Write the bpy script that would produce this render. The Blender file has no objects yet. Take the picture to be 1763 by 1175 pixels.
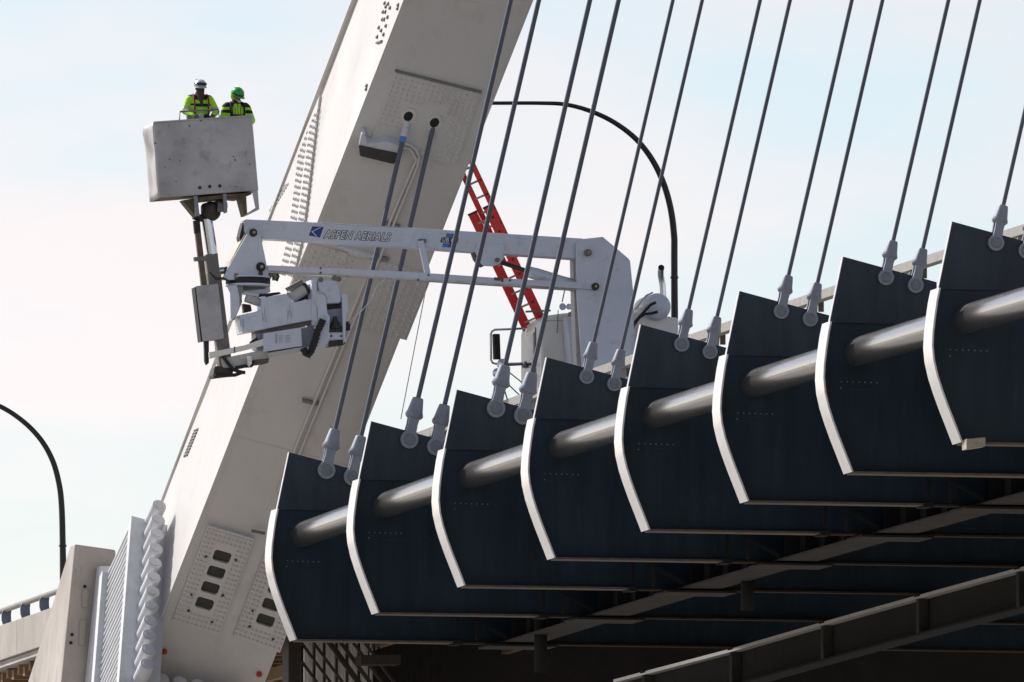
import bpy, bmesh, math, random
from mathutils import Vector as V, Matrix
random.seed(7)
sc = bpy.context.scene
col = sc.collection
# ------------------------------------------------------------------ camera
F_PX, CX, CY = 29383.0, 881.5, 587.5            # 600 mm lens on a 36 mm sensor, photo 1763 px wide
PHI = math.atan(2400 / F_PX)
PSI = math.atan(6730 / F_PX * math.cos(PHI))
FW = V((math.sin(PSI) * math.cos(PHI), math.cos(PSI) * math.cos(PHI), math.sin(PHI)))
RT = V((math.cos(PSI), -math.sin(PSI), 0))
UP = RT.cross(FW)
cam = bpy.data.objects.new('camera', bpy.data.cameras.new('camera'))
col.objects.link(cam)
cam.data.sensor_width = 36; cam.data.lens = 600
cam.data.clip_start = 1; cam.data.clip_end = 20000
cam.matrix_world = Matrix((RT, UP, -FW)).transposed().to_4x4()
sc.camera = cam
# ------------------------------------------------------------------ sky and sun
SUN = V((-0.47, 0.60, 0.64)).normalized()
w_ = bpy.data.worlds.new('World'); sc.world = w_; w_.use_nodes = True
nt = w_.node_tree; nt.nodes.clear()
out = nt.nodes.new('ShaderNodeOutputWorld'); bg = nt.nodes.new('ShaderNodeBackground')
sky = nt.nodes.new('ShaderNodeTexSky'); sky.sky_type = 'NISHITA'; sky.sun_disc = False
sky.sun_elevation = math.asin(SUN.z); sky.sun_rotation = math.atan2(SUN.x, SUN.y)
sky.air_density = 1.0; sky.dust_density = 0.7; sky.ozone_density = 1.0
tc = nt.nodes.new('ShaderNodeTexCoord')
mp = nt.nodes.new('ShaderNodeMapping'); mp.inputs['Scale'].default_value = (1.6, 1.6, 5.0)
nz = nt.nodes.new('ShaderNodeTexNoise'); nz.inputs['Scale'].default_value = 17; nz.inputs['Detail'].default_value = 5; nz.inputs['Roughness'].default_value = 0.5
rp = nt.nodes.new('ShaderNodeValToRGB')
rp.color_ramp.elements[0].position = 0.36; rp.color_ramp.elements[0].color = (0.10, 0.10, 0.10, 1)
rp.color_ramp.elements[1].position = 0.62; rp.color_ramp.elements[1].color = (0.92, 0.92, 0.92, 1)
mix = nt.nodes.new('ShaderNodeMixRGB')
bw_ = nt.nodes.new('ShaderNodeRGBToBW'); cl = nt.nodes.new('ShaderNodeMixRGB'); cl.blend_type = 'MULTIPLY'; cl.inputs['Fac'].default_value = 1
cl.inputs['Color2'].default_value = (1.10, 1.06, 1.02, 1)      # thin bright cloud, as bright as the sky it hangs in
bg.inputs['Strength'].default_value = 0.055
L = nt.links.new
L(tc.outputs['Generated'], mp.inputs['Vector']); L(mp.outputs[0], nz.inputs['Vector']); L(nz.outputs['Fac'], rp.inputs[0])
L(sky.outputs[0], bw_.inputs[0]); L(bw_.outputs[0], cl.inputs['Color1']); L(cl.outputs[0], mix.inputs['Color2']); L(rp.outputs[0], mix.inputs['Fac']); L(sky.outputs[0], mix.inputs['Color1']); tn = nt.nodes.new('ShaderNodeMixRGB'); tn.blend_type = 'MULTIPLY'; tn.inputs['Fac'].default_value = 1; tn.inputs['Color2'].default_value = (1.03, 0.992, 1.035, 1)
L(mix.outputs[0], tn.inputs['Color1']); L(tn.outputs[0], bg.inputs['Color']); L(bg.outputs[0], out.inputs[0])
sl = bpy.data.lights.new('sun', 'SUN'); sl.energy = 2.2; sl.angle = math.radians(0.6); sl.color = (1.0, 0.965, 0.92)
so = bpy.data.objects.new('sun', sl); col.objects.link(so); so.location = (0, 200, 200)
so.rotation_euler = SUN.to_track_quat('Z', 'Y').to_euler()
sc.view_settings.view_transform = 'Standard'; sc.view_settings.look = 'None'
sc.view_settings.exposure = 1.25; sc.view_settings.gamma = 1.0
sc.view_settings.use_curve_mapping = False

# ------------------------------------------------------------------ survey helpers: sight lines met with real planes
def ray(x, y): return FW + RT * ((x - CX) / F_PX) - UP * ((y - CY) / F_PX)
def at(x, y, Y): d = ray(x, y); return d * (Y / d.y)
def atX(x, y, X): d = ray(x, y); return d * (X / d.x)
Y0, SP = 322.45, 7.41                            # far floor beam, spacing
PPM = 86.8                                       # photo pixels per metre at Y0
TIPX, TIPZ = 69.26, 21.14
PIN = V((70.162, Y0, 24.371)); LAM = math.radians(13.3)
WV = V((math.cos(LAM), 0, -math.sin(LAM))); VV = V((math.sin(LAM), 0, math.cos(LAM))); YV = V((0, 1, 0))
def camber(Y): i = (Y0 - Y) / SP; return 0.095 * (1 - ((i - 3.5) / 3.5) ** 2)
def under_v(yy):                                  # underside of the arch rib in its inclined plane
    if yy >= -3: return 7.06 - 1.194 * yy
    q = -3 - yy
    return 7.06 + 3.582 + 1.194 * (q - q * q / 110.0)
def AP(yy, v, w): return PIN + YV * yy + VV * v + WV * w
def PW(x, y, w):                                  # sight line met with a plane parallel to the rib's side
    d = ray(x, y); return d * ((w + PIN.dot(WV)) / d.dot(WV))
TH = math.atan(1.194)
TV = (-YV * math.cos(TH) + VV * math.sin(TH)); NV = (-YV * math.sin(TH) - VV * math.cos(TH))
def US(x, y, o=0.0):                              # sight line met with the rib's underside (o metres proud)
    d = ray(x, y); p0 = AP(0, 7.06, 0) + NV * o
    return d * (p0.dot(NV) / d.dot(NV))

# ------------------------------------------------------------------ materials
def material(name, base, rough=0.5, metal=0.0, var=0.12, scale=3.0, bump=0.0, bscale=40, coat=0.0, stain=None, stain_amt=0.0, stretch=(1, 1, 1), spec=0.5):
    m = bpy.data.materials.new(name); m.use_nodes = True
    n = m.node_tree; b = n.nodes['Principled BSDF']
    b.inputs['Roughness'].default_value = rough; b.inputs['Metallic'].default_value = metal
    b.inputs['Coat Weight'].default_value = coat; b.inputs['Coat Roughness'].default_value = 0.15
    b.inputs['Specular IOR Level'].default_value = spec
    t = n.nodes.new('ShaderNodeTexCoord'); mpn = n.nodes.new('ShaderNodeMapping'); mpn.inputs['Scale'].default_value = stretch
    oi = n.nodes.new('ShaderNodeObjectInfo'); sc_ = n.nodes.new('ShaderNodeMath'); sc_.operation = 'MULTIPLY'; sc_.inputs[1].default_value = 37.0
    n.links.new(oi.outputs['Random'], sc_.inputs[0]); n.links.new(sc_.outputs[0], mpn.inputs['Location'])
    n.links.new(t.outputs['Object'], mpn.inputs['Vector'])
    z = n.nodes.new('ShaderNodeTexNoise'); z.inputs['Scale'].default_value = scale; z.inputs['Detail'].default_value = 6; z.inputs['Roughness'].default_value = 0.6
    n.links.new(mpn.outputs[0], z.inputs['Vector'])
    r = n.nodes.new('ShaderNodeValToRGB'); r.color_ramp.elements[0].position = 0.3; r.color_ramp.elements[1].position = 0.7
    r.color_ramp.elements[0].color = tuple(c * (1 - var) for c in base) + (1,)
    r.color_ramp.elements[1].color = tuple(min(1, c * (1 + var)) for c in base) + (1,)
    n.links.new(z.outputs['Fac'], r.inputs[0]); last = r.outputs[0]
    if stain:
        z2 = n.nodes.new('ShaderNodeTexNoise'); z2.inputs['Scale'].default_value = scale * 2.3; z2.inputs['Detail'].default_value = 8; z2.inputs['Roughness'].default_value = 0.7
        n.links.new(mpn.outputs[0], z2.inputs['Vector'])
        r2 = n.nodes.new('ShaderNodeValToRGB'); r2.color_ramp.elements[0].position = 0.55; r2.color_ramp.elements[1].position = 0.75
        r2.color_ramp.elements[0].color = (0, 0, 0, 1); r2.color_ramp.elements[1].color = (stain_amt,) * 3 + (1,)
        n.links.new(z2.outputs['Fac'], r2.inputs[0])
        mx = n.nodes.new('ShaderNodeMixRGB'); mx.inputs['Color2'].default_value = tuple(stain) + (1,)
        n.links.new(r2.outputs[0], mx.inputs['Fac']); n.links.new(last, mx.inputs['Color1']); last = mx.outputs[0]
    n.links.new(last, b.inputs['Base Color'])
    rr = n.nodes.new('ShaderNodeMapRange'); rr.inputs['To Min'].default_value = max(0.03, rough - 0.08); rr.inputs['To Max'].default_value = min(1, rough + 0.1)
    n.links.new(z.outputs['Fac'], rr.inputs['Value']); n.links.new(rr.outputs[0], b.inputs['Roughness'])
    if bump:
        z3 = n.nodes.new('ShaderNodeTexNoise'); z3.inputs['Scale'].default_value = bscale; z3.inputs['Detail'].default_value = 4
        n.links.new(t.outputs['Object'], z3.inputs['Vector'])
        bp = n.nodes.new('ShaderNodeBump'); bp.inputs['Strength'].default_value = bump; bp.inputs['Distance'].default_value = 0.02
        n.links.new(z3.outputs['Fac'], bp.inputs['Height']); n.links.new(bp.outputs[0], b.inputs['Normal'])
    return m
M = {}
def mk(k, *a, **kw): M[k] = material(k, *a, **kw)
mk('navy', (0.009, 0.023, 0.038), 0.45, var=0.3, scale=1.6, stain=(0.026, 0.042, 0.056), stain_amt=0.65, spec=0.35, stretch=(2.2, 1, .25), bump=0.08, bscale=2.5)
mk('navy_plate', (0.026, 0.038, 0.055), 0.5, var=0.3, scale=1.8, stain=(0.045, 0.05, 0.058), stain_amt=0.5, spec=0.35, stretch=(2, 1, .3), bump=0.08, bscale=2.5)
mk('edge_glare', (0.72, 0.70, 0.68), 0.35, coat=0.6, var=0.05, scale=2, stain=(0.35, 0.32, 0.28), stain_amt=0.35)  # white base stands in for sun glare on dark steel edges
mk('pipe_paint', (0.062, 0.057, 0.052), 0.3, spec=0.8, coat=1.0, var=0.12, scale=2.5, stain=(0.04, 0.035, 0.03), stain_amt=0.6, stretch=(3, .6, 3))
M['pipe_paint'].node_tree.nodes['Principled BSDF'].inputs['Coat IOR'].default_value = 2.3
mk('rust_edge', (0.11, 0.085, 0.065), 0.7, var=0.3, scale=6)
mk('arch_paint', (0.625, 0.60, 0.575), 0.45, var=0.06, scale=0.6, stain=(0.44, 0.39, 0.33), stain_amt=0.5, bump=0.03, bscale=6, stretch=(1, 1, .35))
mk('arch_grey', (0.20, 0.195, 0.19), 0.5, var=0.06)
mk('anchor_white', (0.62, 0.63, 0.65), 0.5, var=0.08, scale=2, stain=(0.36, 0.33, 0.29), stain_amt=0.5)
mk('hole', (0.02, 0.018, 0.016), 0.9, var=0.2)
mk('dark_steel_hole_shade', (0.055, 0.052, 0.046), 0.8, var=0.3, scale=8)  # dark fittings; also paints the darkness behind the hand holes
mk('socket', (0.25, 0.275, 0.32), 0.5, metal=0.2, var=0.1, scale=9, bump=0.06, bscale=30)
mk('pin', (0.18, 0.20, 0.235), 0.5, metal=0.3, var=0.15, scale=12)
mk('rope', (0.10, 0.11, 0.138), 0.5, metal=0.2, var=0.12, scale=5)
mk('truck_white', (0.62, 0.665, 0.75), 0.35, var=0.06, scale=1.6, stain=(0.33, 0.29, 0.25), stain_amt=0.55, coat=0.2)
mk('truck_cream', (0.84, 0.82, 0.76), 0.35, var=0.04, scale=1.3, coat=0.2)
mk('dirty_white', (0.55, 0.54, 0.52), 0.5, var=0.1, scale=4, stain=(0.16, 0.12, 0.09), stain_amt=0.75)
mk('bucket', (0.45, 0.435, 0.435), 0.42, metal=0.35, var=0.25, scale=1.1, stain=(0.14, 0.125, 0.115), stain_amt=0.6, bump=0.1, bscale=5)
mk('mast', (0.20, 0.185, 0.17), 0.6, metal=0.2, var=0.2, scale=4, stain=(0.06, 0.05, 0.04), stain_amt=0.5)
mk('greasy', (0.05, 0.042, 0.036), 0.5, metal=0.3, var=0.4, scale=12)
mk('inner_rust', (0.05, 0.036, 0.026), 0.9, spec=0.1, var=0.3, scale=6)
mk('brown_steel', (0.13, 0.095, 0.065), 0.7, var=0.3, scale=8)
mk('chrome', (0.62, 0.64, 0.68), 0.16, metal=1.0, var=0.06, scale=6)
mk('rubber', (0.018, 0.018, 0.02), 0.6, var=0.3, scale=12)
mk('black_paint', (0.012, 0.012, 0.013), 0.42, var=0.2)
mk('dark_glass', (0.015, 0.013, 0.012), 0.08, var=0.3, scale=4)
mk('red', (0.78, 0.03, 0.026), 0.45, var=0.12, scale=5)
mk('rung', (0.42, 0.36, 0.28), 0.5, metal=0.3, var=0.2, scale=9)
mk('concrete', (0.40, 0.365, 0.325), 0.85, var=0.14, scale=1.1, stain=(0.22, 0.20, 0.18), stain_amt=0.6, bump=0.25, bscale=14, stretch=(1, 1, .5))
mk('concrete_bright', (0.44, 0.40, 0.36), 0.85, var=0.2, scale=1.2, stain=(0.20, 0.17, 0.145), stain_amt=0.7, bump=0.2, bscale=14, stretch=(1, 1, .4))
mk('rail_blue', (0.15, 0.18, 0.24), 0.45, var=0.1, metal=0.2)
mk('rail_galv', (0.36, 0.345, 0.32), 0.55, metal=0.2, var=0.15, scale=6)
mk('asphalt', (0.05, 0.05, 0.05), 0.9, var=0.2, scale=8)
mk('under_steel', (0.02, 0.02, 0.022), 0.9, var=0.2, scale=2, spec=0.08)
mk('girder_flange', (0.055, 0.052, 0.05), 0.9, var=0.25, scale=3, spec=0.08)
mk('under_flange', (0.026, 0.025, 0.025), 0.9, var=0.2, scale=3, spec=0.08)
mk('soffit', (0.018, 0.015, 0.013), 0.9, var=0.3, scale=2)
mk('timber', (0.24, 0.145, 0.08), 0.8, var=0.35, scale=6)
mk('blue_decal', (0.02, 0.055, 0.26), 0.4, var=0.05)
mk('blue_decal_light', (0.06, 0.20, 0.55), 0.4, var=0.05)
mk('ink', (0.035, 0.038, 0.045), 0.5, var=0.05)
mk('letter_white', (0.74, 0.75, 0.76), 0.4, var=0.02)
mk('faded_ink', (0.36, 0.40, 0.50), 0.5, var=0.1)
mk('hivis', (0.42, 0.86, 0.03), 0.75, var=0.12, scale=14, bump=0.4, bscale=18)
mk('navy_cloth', (0.012, 0.014, 0.024), 0.85, var=0.3, scale=20, bump=0.3, bscale=20)
mk('silver_tape', (0.50, 0.50, 0.47), 0.4, var=0.1, scale=20)
mk('strap_red', (0.19, 0.018, 0.02), 0.7, var=0.2, scale=20)
mk('mask_brown', (0.075, 0.052, 0.032), 0.9, var=0.3, scale=20, bump=0.3, bscale=30)
mk('skin', (0.36, 0.165, 0.10), 0.55, var=0.12, scale=20)
mk('trouser', (0.03, 0.035, 0.05), 0.85, var=0.2, scale=12)
mk('boot', (0.05, 0.03, 0.02), 0.7, var=0.2, scale=12)
mk('glove', (0.10, 0.14, 0.19), 0.8, var=0.2, scale=20)
mk('hat_white', (0.55, 0.56, 0.60), 0.35, var=0.06, scale=9)
mk('hat_green', (0.025, 0.36, 0.055), 0.35, var=0.08, scale=9)
mk('hood_lime', (0.40, 0.85, 0.02), 0.7, var=0.1, scale=9)
mk('goggle', (0.012, 0.02, 0.05), 0.12, var=0.2)
mk('dust_mask', (0.62, 0.62, 0.60), 0.7, var=0.08, scale=20)
mk('water', (0.03, 0.042, 0.045), 0.12, var=0.2, scale=0.05, bump=0.5, bscale=0.6)
mk('land', (0.07, 0.075, 0.045), 0.95, var=0.3, scale=0.02)
mk('bank', (0.29, 0.268, 0.24), 0.95, var=0.25, scale=0.08, bump=0.3, bscale=0.8)
mk('pier_white', (0.80, 0.78, 0.76), 0.7, var=0.08, scale=2)
mk('lattice', (0.035, 0.028, 0.022), 0.7, var=0.3, scale=6)
mk('orange', (0.5, 0.04, 0.02), 0.5, var=0.15, scale=8)

# ------------------------------------------------------------------ mesh helpers
ORG = {}
class MB:
    def __init__(s): s.v = []; s.f = []; s.mi = []; s.cur = 0
    def add(s, vs, fs):
        n = len(s.v); s.v += [V(p) for p in vs]; s.f += [tuple(i + n for i in f) for f in fs]; s.mi += [s.cur] * len(fs); return s
    def prism(s, pts, off):
        n = len(pts); off = V(off)
        return s.add([V(p) for p in pts] + [V(p) + off for p in pts], [tuple(range(n)), tuple(range(2 * n - 1, n - 1, -1))] + [(i, i + n, (i + 1) % n + n, (i + 1) % n) for i in range(n)])
    def box(s, c, ax, ay, az):                     # centre and three half-axis vectors
        c = V(c); ax, ay, az = V(ax), V(ay), V(az)
        return s.prism([c - ax - ay - az, c + ax - ay - az, c + ax + ay - az, c - ax + ay - az], az * 2)
    def tube(s, path, r, n=12, cap=True):
        path = [V(p) for p in path]; rs = r if isinstance(r, (list, tuple)) else [r] * len(path)
        t0 = (path[1] - path[0]).normalized()
        a = t0.orthogonal().normalized(); vs = []; fs = []
        for i, p in enumerate(path):
            t = (path[min(i + 1, len(path) - 1)] - path[max(i - 1, 0)])
            if t.length < 1e-9: t = t0
            t.normalize(); a = (a - t * a.dot(t)).normalized(); b = t.cross(a)
            vs += [p + (a * math.cos(2 * math.pi * k / n) + b * math.sin(2 * math.pi * k / n)) * rs[i] for k in range(n)]
        for i in range(len(path) - 1):
            for k in range(n): fs.append((i * n + k, i * n + (k + 1) % n, (i + 1) * n + (k + 1) % n, (i + 1) * n + k))
        if cap: fs += [tuple(range(n - 1, -1, -1)), tuple(range((len(path) - 1) * n, len(path) * n))]
        return s.add(vs, fs)
    def lathe(s, o, ax, prof, n=16):               # prof: (along axis, radius)
        o = V(o); ax = V(ax).normalized(); return s.tube_prof(o, ax, prof, n)
    def tube_prof(s, o, ax, prof, n):
        a = ax.orthogonal().normalized(); b = ax.cross(a); vs = []; fs = []
        for h, r in prof: vs += [o + ax * h + (a * math.cos(2 * math.pi * k / n) + b * math.sin(2 * math.pi * k / n)) * max(r, 1e-4) for k in range(n)]
        for i in range(len(prof) - 1):
            for k in range(n): fs.append((i * n + k, i * n + (k + 1) % n, (i + 1) * n + (k + 1) % n, (i + 1) * n + k))
        fs += [tuple(range(n - 1, -1, -1)), tuple(range((len(prof) - 1) * n, len(prof) * n))]
        return s.add(vs, fs)
    def ball(s, c, r, n=12, m=8, sc3=(1, 1, 1)):
        c = V(c); vs = []; fs = []
        for j in range(m + 1):
            th = math.pi * j / m; rr = max(math.sin(th), 0.002)
            vs += [c + V((r * sc3[0] * rr * math.cos(2 * math.pi * k / n), r * sc3[1] * rr * math.sin(2 * math.pi * k / n), r * sc3[2] * math.cos(th))) for k in range(n)]
        for j in range(m):
            for k in range(n): fs.append((j * n + k, j * n + (k + 1) % n, (j + 1) * n + (k + 1) % n, (j + 1) * n + k))
        fs += [tuple(range(n - 1, -1, -1)), tuple(range(m * n, (m + 1) * n))]
        return s.add(vs, fs)
    def build(s, name, mat, parent=None, smooth=False, bevel=0.0, org=None, angle=35):
        o0 = ORG[parent.name] if parent else (V(org) if org is not None else V((0, 0, 0)))
        me = bpy.data.meshes.new(name)
        me.from_pydata([v - o0 for v in s.v], [], s.f)
        bm = bmesh.new(); bm.from_mesh(me); bmesh.ops.recalc_face_normals(bm, faces=bm.faces); bm.to_mesh(me); bm.free()
        mats = mat if isinstance(mat, (list, tuple)) else [mat]
        for k in mats: me.materials.append(M[k])
        if len(mats) > 1:
            for p, i in zip(me.polygons, s.mi): p.material_index = i
        if smooth:
            me.polygons.foreach_set('use_smooth', [True] * len(me.polygons))
            me.set_sharp_from_angle(angle=math.radians(angle))
        ob = bpy.data.objects.new(name, me); col.objects.link(ob)
        if parent: ob.parent = parent
        else: ob.location = o0
        ORG[ob.name] = o0
        if bevel:
            b = ob.modifiers.new('bevel', 'BEVEL'); b.width = bevel; b.segments = 2; b.limit_method = 'ANGLE'; b.angle_limit = math.radians(40)
        return ob
def thing(name, label, cat, loc, group=None):
    o = bpy.data.objects.new(name, None); col.objects.link(o); o.location = V(loc); o.empty_display_size = 0.2
    ORG[o.name] = V(loc); return tag(o, label, cat, group)
def tag(o, label=None, cat=None, group=None, kind=None):
    if label is not None: o['label'] = label
    if cat and not kind: o['kind'] = 'thing'
    if cat: o['category'] = cat
    if group: o['group'] = group
    if kind: o['kind'] = kind
    return o
def copy_tree(o, off, parent=None):
    c = o.copy(); col.objects.link(c)
    if parent: c.parent = parent
    else: c.location = o.location + V(off)
    ORG[c.name] = ORG[o.name] + V(off)
    for ch in o.children: copy_tree(ch, off, c)
    return c
def px(pts, Y): return [at(x, y, Y) for x, y in pts]
def plate(pts, Y, th): return MB().prism(px(pts, Y), (0, th, 0))
def bar(p, q, hw, hd, dup=None):                   # rectangular bar from p to q, half sizes
    m = MB(); p = V(p); q = V(q); d = (q - p).normalized(); a = V((0, 1, 0)) if abs(d.y) < .9 else V((1, 0, 0))
    a = (a - d * a.dot(d)).normalized(); b = d.cross(a)
    return m.box((p + q) / 2, (q - p) / 2, a * hd, b * hw)

# ================================================================== SETTING
g = MB().add([(-9000, -3000, -6), (9000, -3000, -6), (9000, 15000, -6), (-9000, 15000, -6)], [(0, 1, 2, 3)]).build('water', 'water'); tag(g, kind='structure')
tag(MB().add([(-260, -60, -5.6), (420, -60, -5.6), (420, 640, -5.6), (-260, 640, -5.6)], [(0, 1, 2, 3)]).build('river_bank', 'bank'), kind='structure')
random.seed(3)
m = MB()
prev = None                                        # low wooded far shore beyond the river
N = 80
pts = []
for i in range(N + 1):
    a = -1.3 + 2.6 * i / N; r = 1500
    pts.append((V((r * math.sin(a), r * math.cos(a), -6.3)), 6 + 5 * random.random()))
vs = []; fs = []
for p, h in pts: vs += [p, p + V((0, 0, h)), p * 1.06 + V((0, 0, h + 4)), V((p.x * 1.5, p.y * 1.5, -6.2))]
for i in range(N):
    for k in range(3): fs.append((i * 4 + k, i * 4 + k + 1, i * 4 + k + 5, i * 4 + k + 4))
tag(m.add(vs, fs).build('far_shore', 'land'), kind='structure')

# ------------------------------------------------------------------ deck, parapet, longitudinal girders
SEAM = at(917, 722, Y0 - 3 * SP).z - camber(Y0 - 3 * SP)
DECKX = 71.25
DZ = SEAM + 0.1
Ys = [Y0 + 18 - 2.0 * k for k in range(0, 42)]
m = MB()
for a, b in zip(Ys[:-1], Ys[1:]):
    za, zb = DZ + camber(a) if a <= Y0 else DZ, DZ + camber(b) if b <= Y0 else DZ
    za = max(za, DZ - .6); zb = max(zb, DZ - .6)
    m.add([(DECKX, a, za), (DECKX + 26, a, za + .2), (DECKX + 26, b, zb + .2), (DECKX, b, zb), (DECKX, a, za - .3), (DECKX + 26, a, za - .1), (DECKX + 26, b, zb - .1), (DECKX, b, zb - .3)],
          [(0, 1, 2, 3), (4, 5, 6, 7), (0, 3, 7, 4), (1, 2, 6, 5)])
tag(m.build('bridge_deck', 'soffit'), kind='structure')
def zc(Y): return camber(Y) if Y <= Y0 else 0.0
# edge girder under the deck: web, bottom flange, stiffeners
GX0 = at(1009, 1067, Y0 - SP).x; GX1 = at(1073, 1067, Y0 - SP).x; GZ = TIPZ - 0.03
eg = thing('edge_girder', 'dark edge girder under the deck behind the row of cross beam ends', 'girder', (GX0, Y0, GZ))
seq = [Y0 + 0.9 - 1.85 * k for k in range(0, 36)]
mw, mf = MB(), MB()
xm = (GX0 + GX1) / 2
for a, b in zip(seq[:-1], seq[1:]):
    za, zb = GZ + zc(a), GZ + zc(b)
    mw.add([(xm - .01, a, za + .035), (xm + .01, a, za + .035), (xm + .01, a, za + 2.0), (xm - .01, a, za + 2.0), (xm - .01, b, zb + .035), (xm + .01, b, zb + .035), (xm + .01, b, zb + 2.0), (xm - .01, b, zb + 2.0)],
           [(0, 3, 7, 4), (1, 2, 6, 5), (0, 1, 5, 4)])
    mf.add([(GX0, a, za), (GX1, a, za), (GX1, a, za + .035), (GX0, a, za + .035), (GX0, b, zb), (GX1, b, zb), (GX1, b, zb + .035), (GX0, b, zb + .035)],
           [(0, 1, 5, 4), (1, 2, 6, 5), (2, 3, 7, 6), (3, 0, 4, 7)])
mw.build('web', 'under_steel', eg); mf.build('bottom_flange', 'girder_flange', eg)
for k in range(0, 40):
    Y = Y0 - .74 - k * 1.48
    if abs(((Y0 - Y) / SP) - round((Y0 - Y) / SP)) < .06: continue
    z = GZ + zc(Y)
    MB().box((xm - .15, Y, z + .98), (.13, 0, 0), (0, .012, 0), (0, 0, .93)).build('stiffener', 'under_flange' if k % 3 == 0 else 'under_steel', eg)
# runway beam hung beneath the floor beams
RX = at(1275, 1106, Y0).x
rb = thing('hung_girder', 'long shallow I girder hung beneath the deck at the lower right', 'girder', (RX, Y0, TIPZ - .8))
mt, mw, mb = MB(), MB(), MB()
seq = [Y0 + 10 - 1.0 * k for k in range(0, 72)]
def strip(m, xa, xb, z0, z1, off=0):
    for a, b in zip(seq[:-1], seq[1:]):
        za, zb = zc(a), zc(b)
        m.add([(xa, a, z0 + za), (xb, a, z0 + za), (xb, a, z1 + za), (xa, a, z1 + za), (xa, b, z0 + zb), (xb, b, z0 + zb), (xb, b, z1 + zb), (xa, b, z1 + zb)],
              [(0, 1, 5, 4), (1, 2, 6, 5), (2, 3, 7, 6), (3, 0, 4, 7)])
    return m
strip(mt, RX - .20, RX + .20, TIPZ - .12, TIPZ - .055).build('top_flange', 'edge_glare', rb)  # bright top strip painted pale to look sunlit under the deck
strip(mw, RX - .012, RX + .012, TIPZ - .76, TIPZ - .12).build('web', 'under_flange', rb)
strip(mb, RX - .20, RX + .20, TIPZ - .80, TIPZ - .76).build('bottom_flange', 'under_flange', rb)
for i in range(-1, 8):
    Y = Y0 - i * SP; z = zc(Y)
    MB().box((RX - .11, Y, TIPZ - .44 + z), (.09, 0, 0), (0, .1, 0), (0, 0, .32)).build('stiffener', 'girder_flange', rb)
    MB().box((RX, Y, TIPZ - .05 + z), (.22, 0, 0), (0, .18, 0), (0, 0, .03)).build('hanger_clip', 'under_steel', rb)

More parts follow.
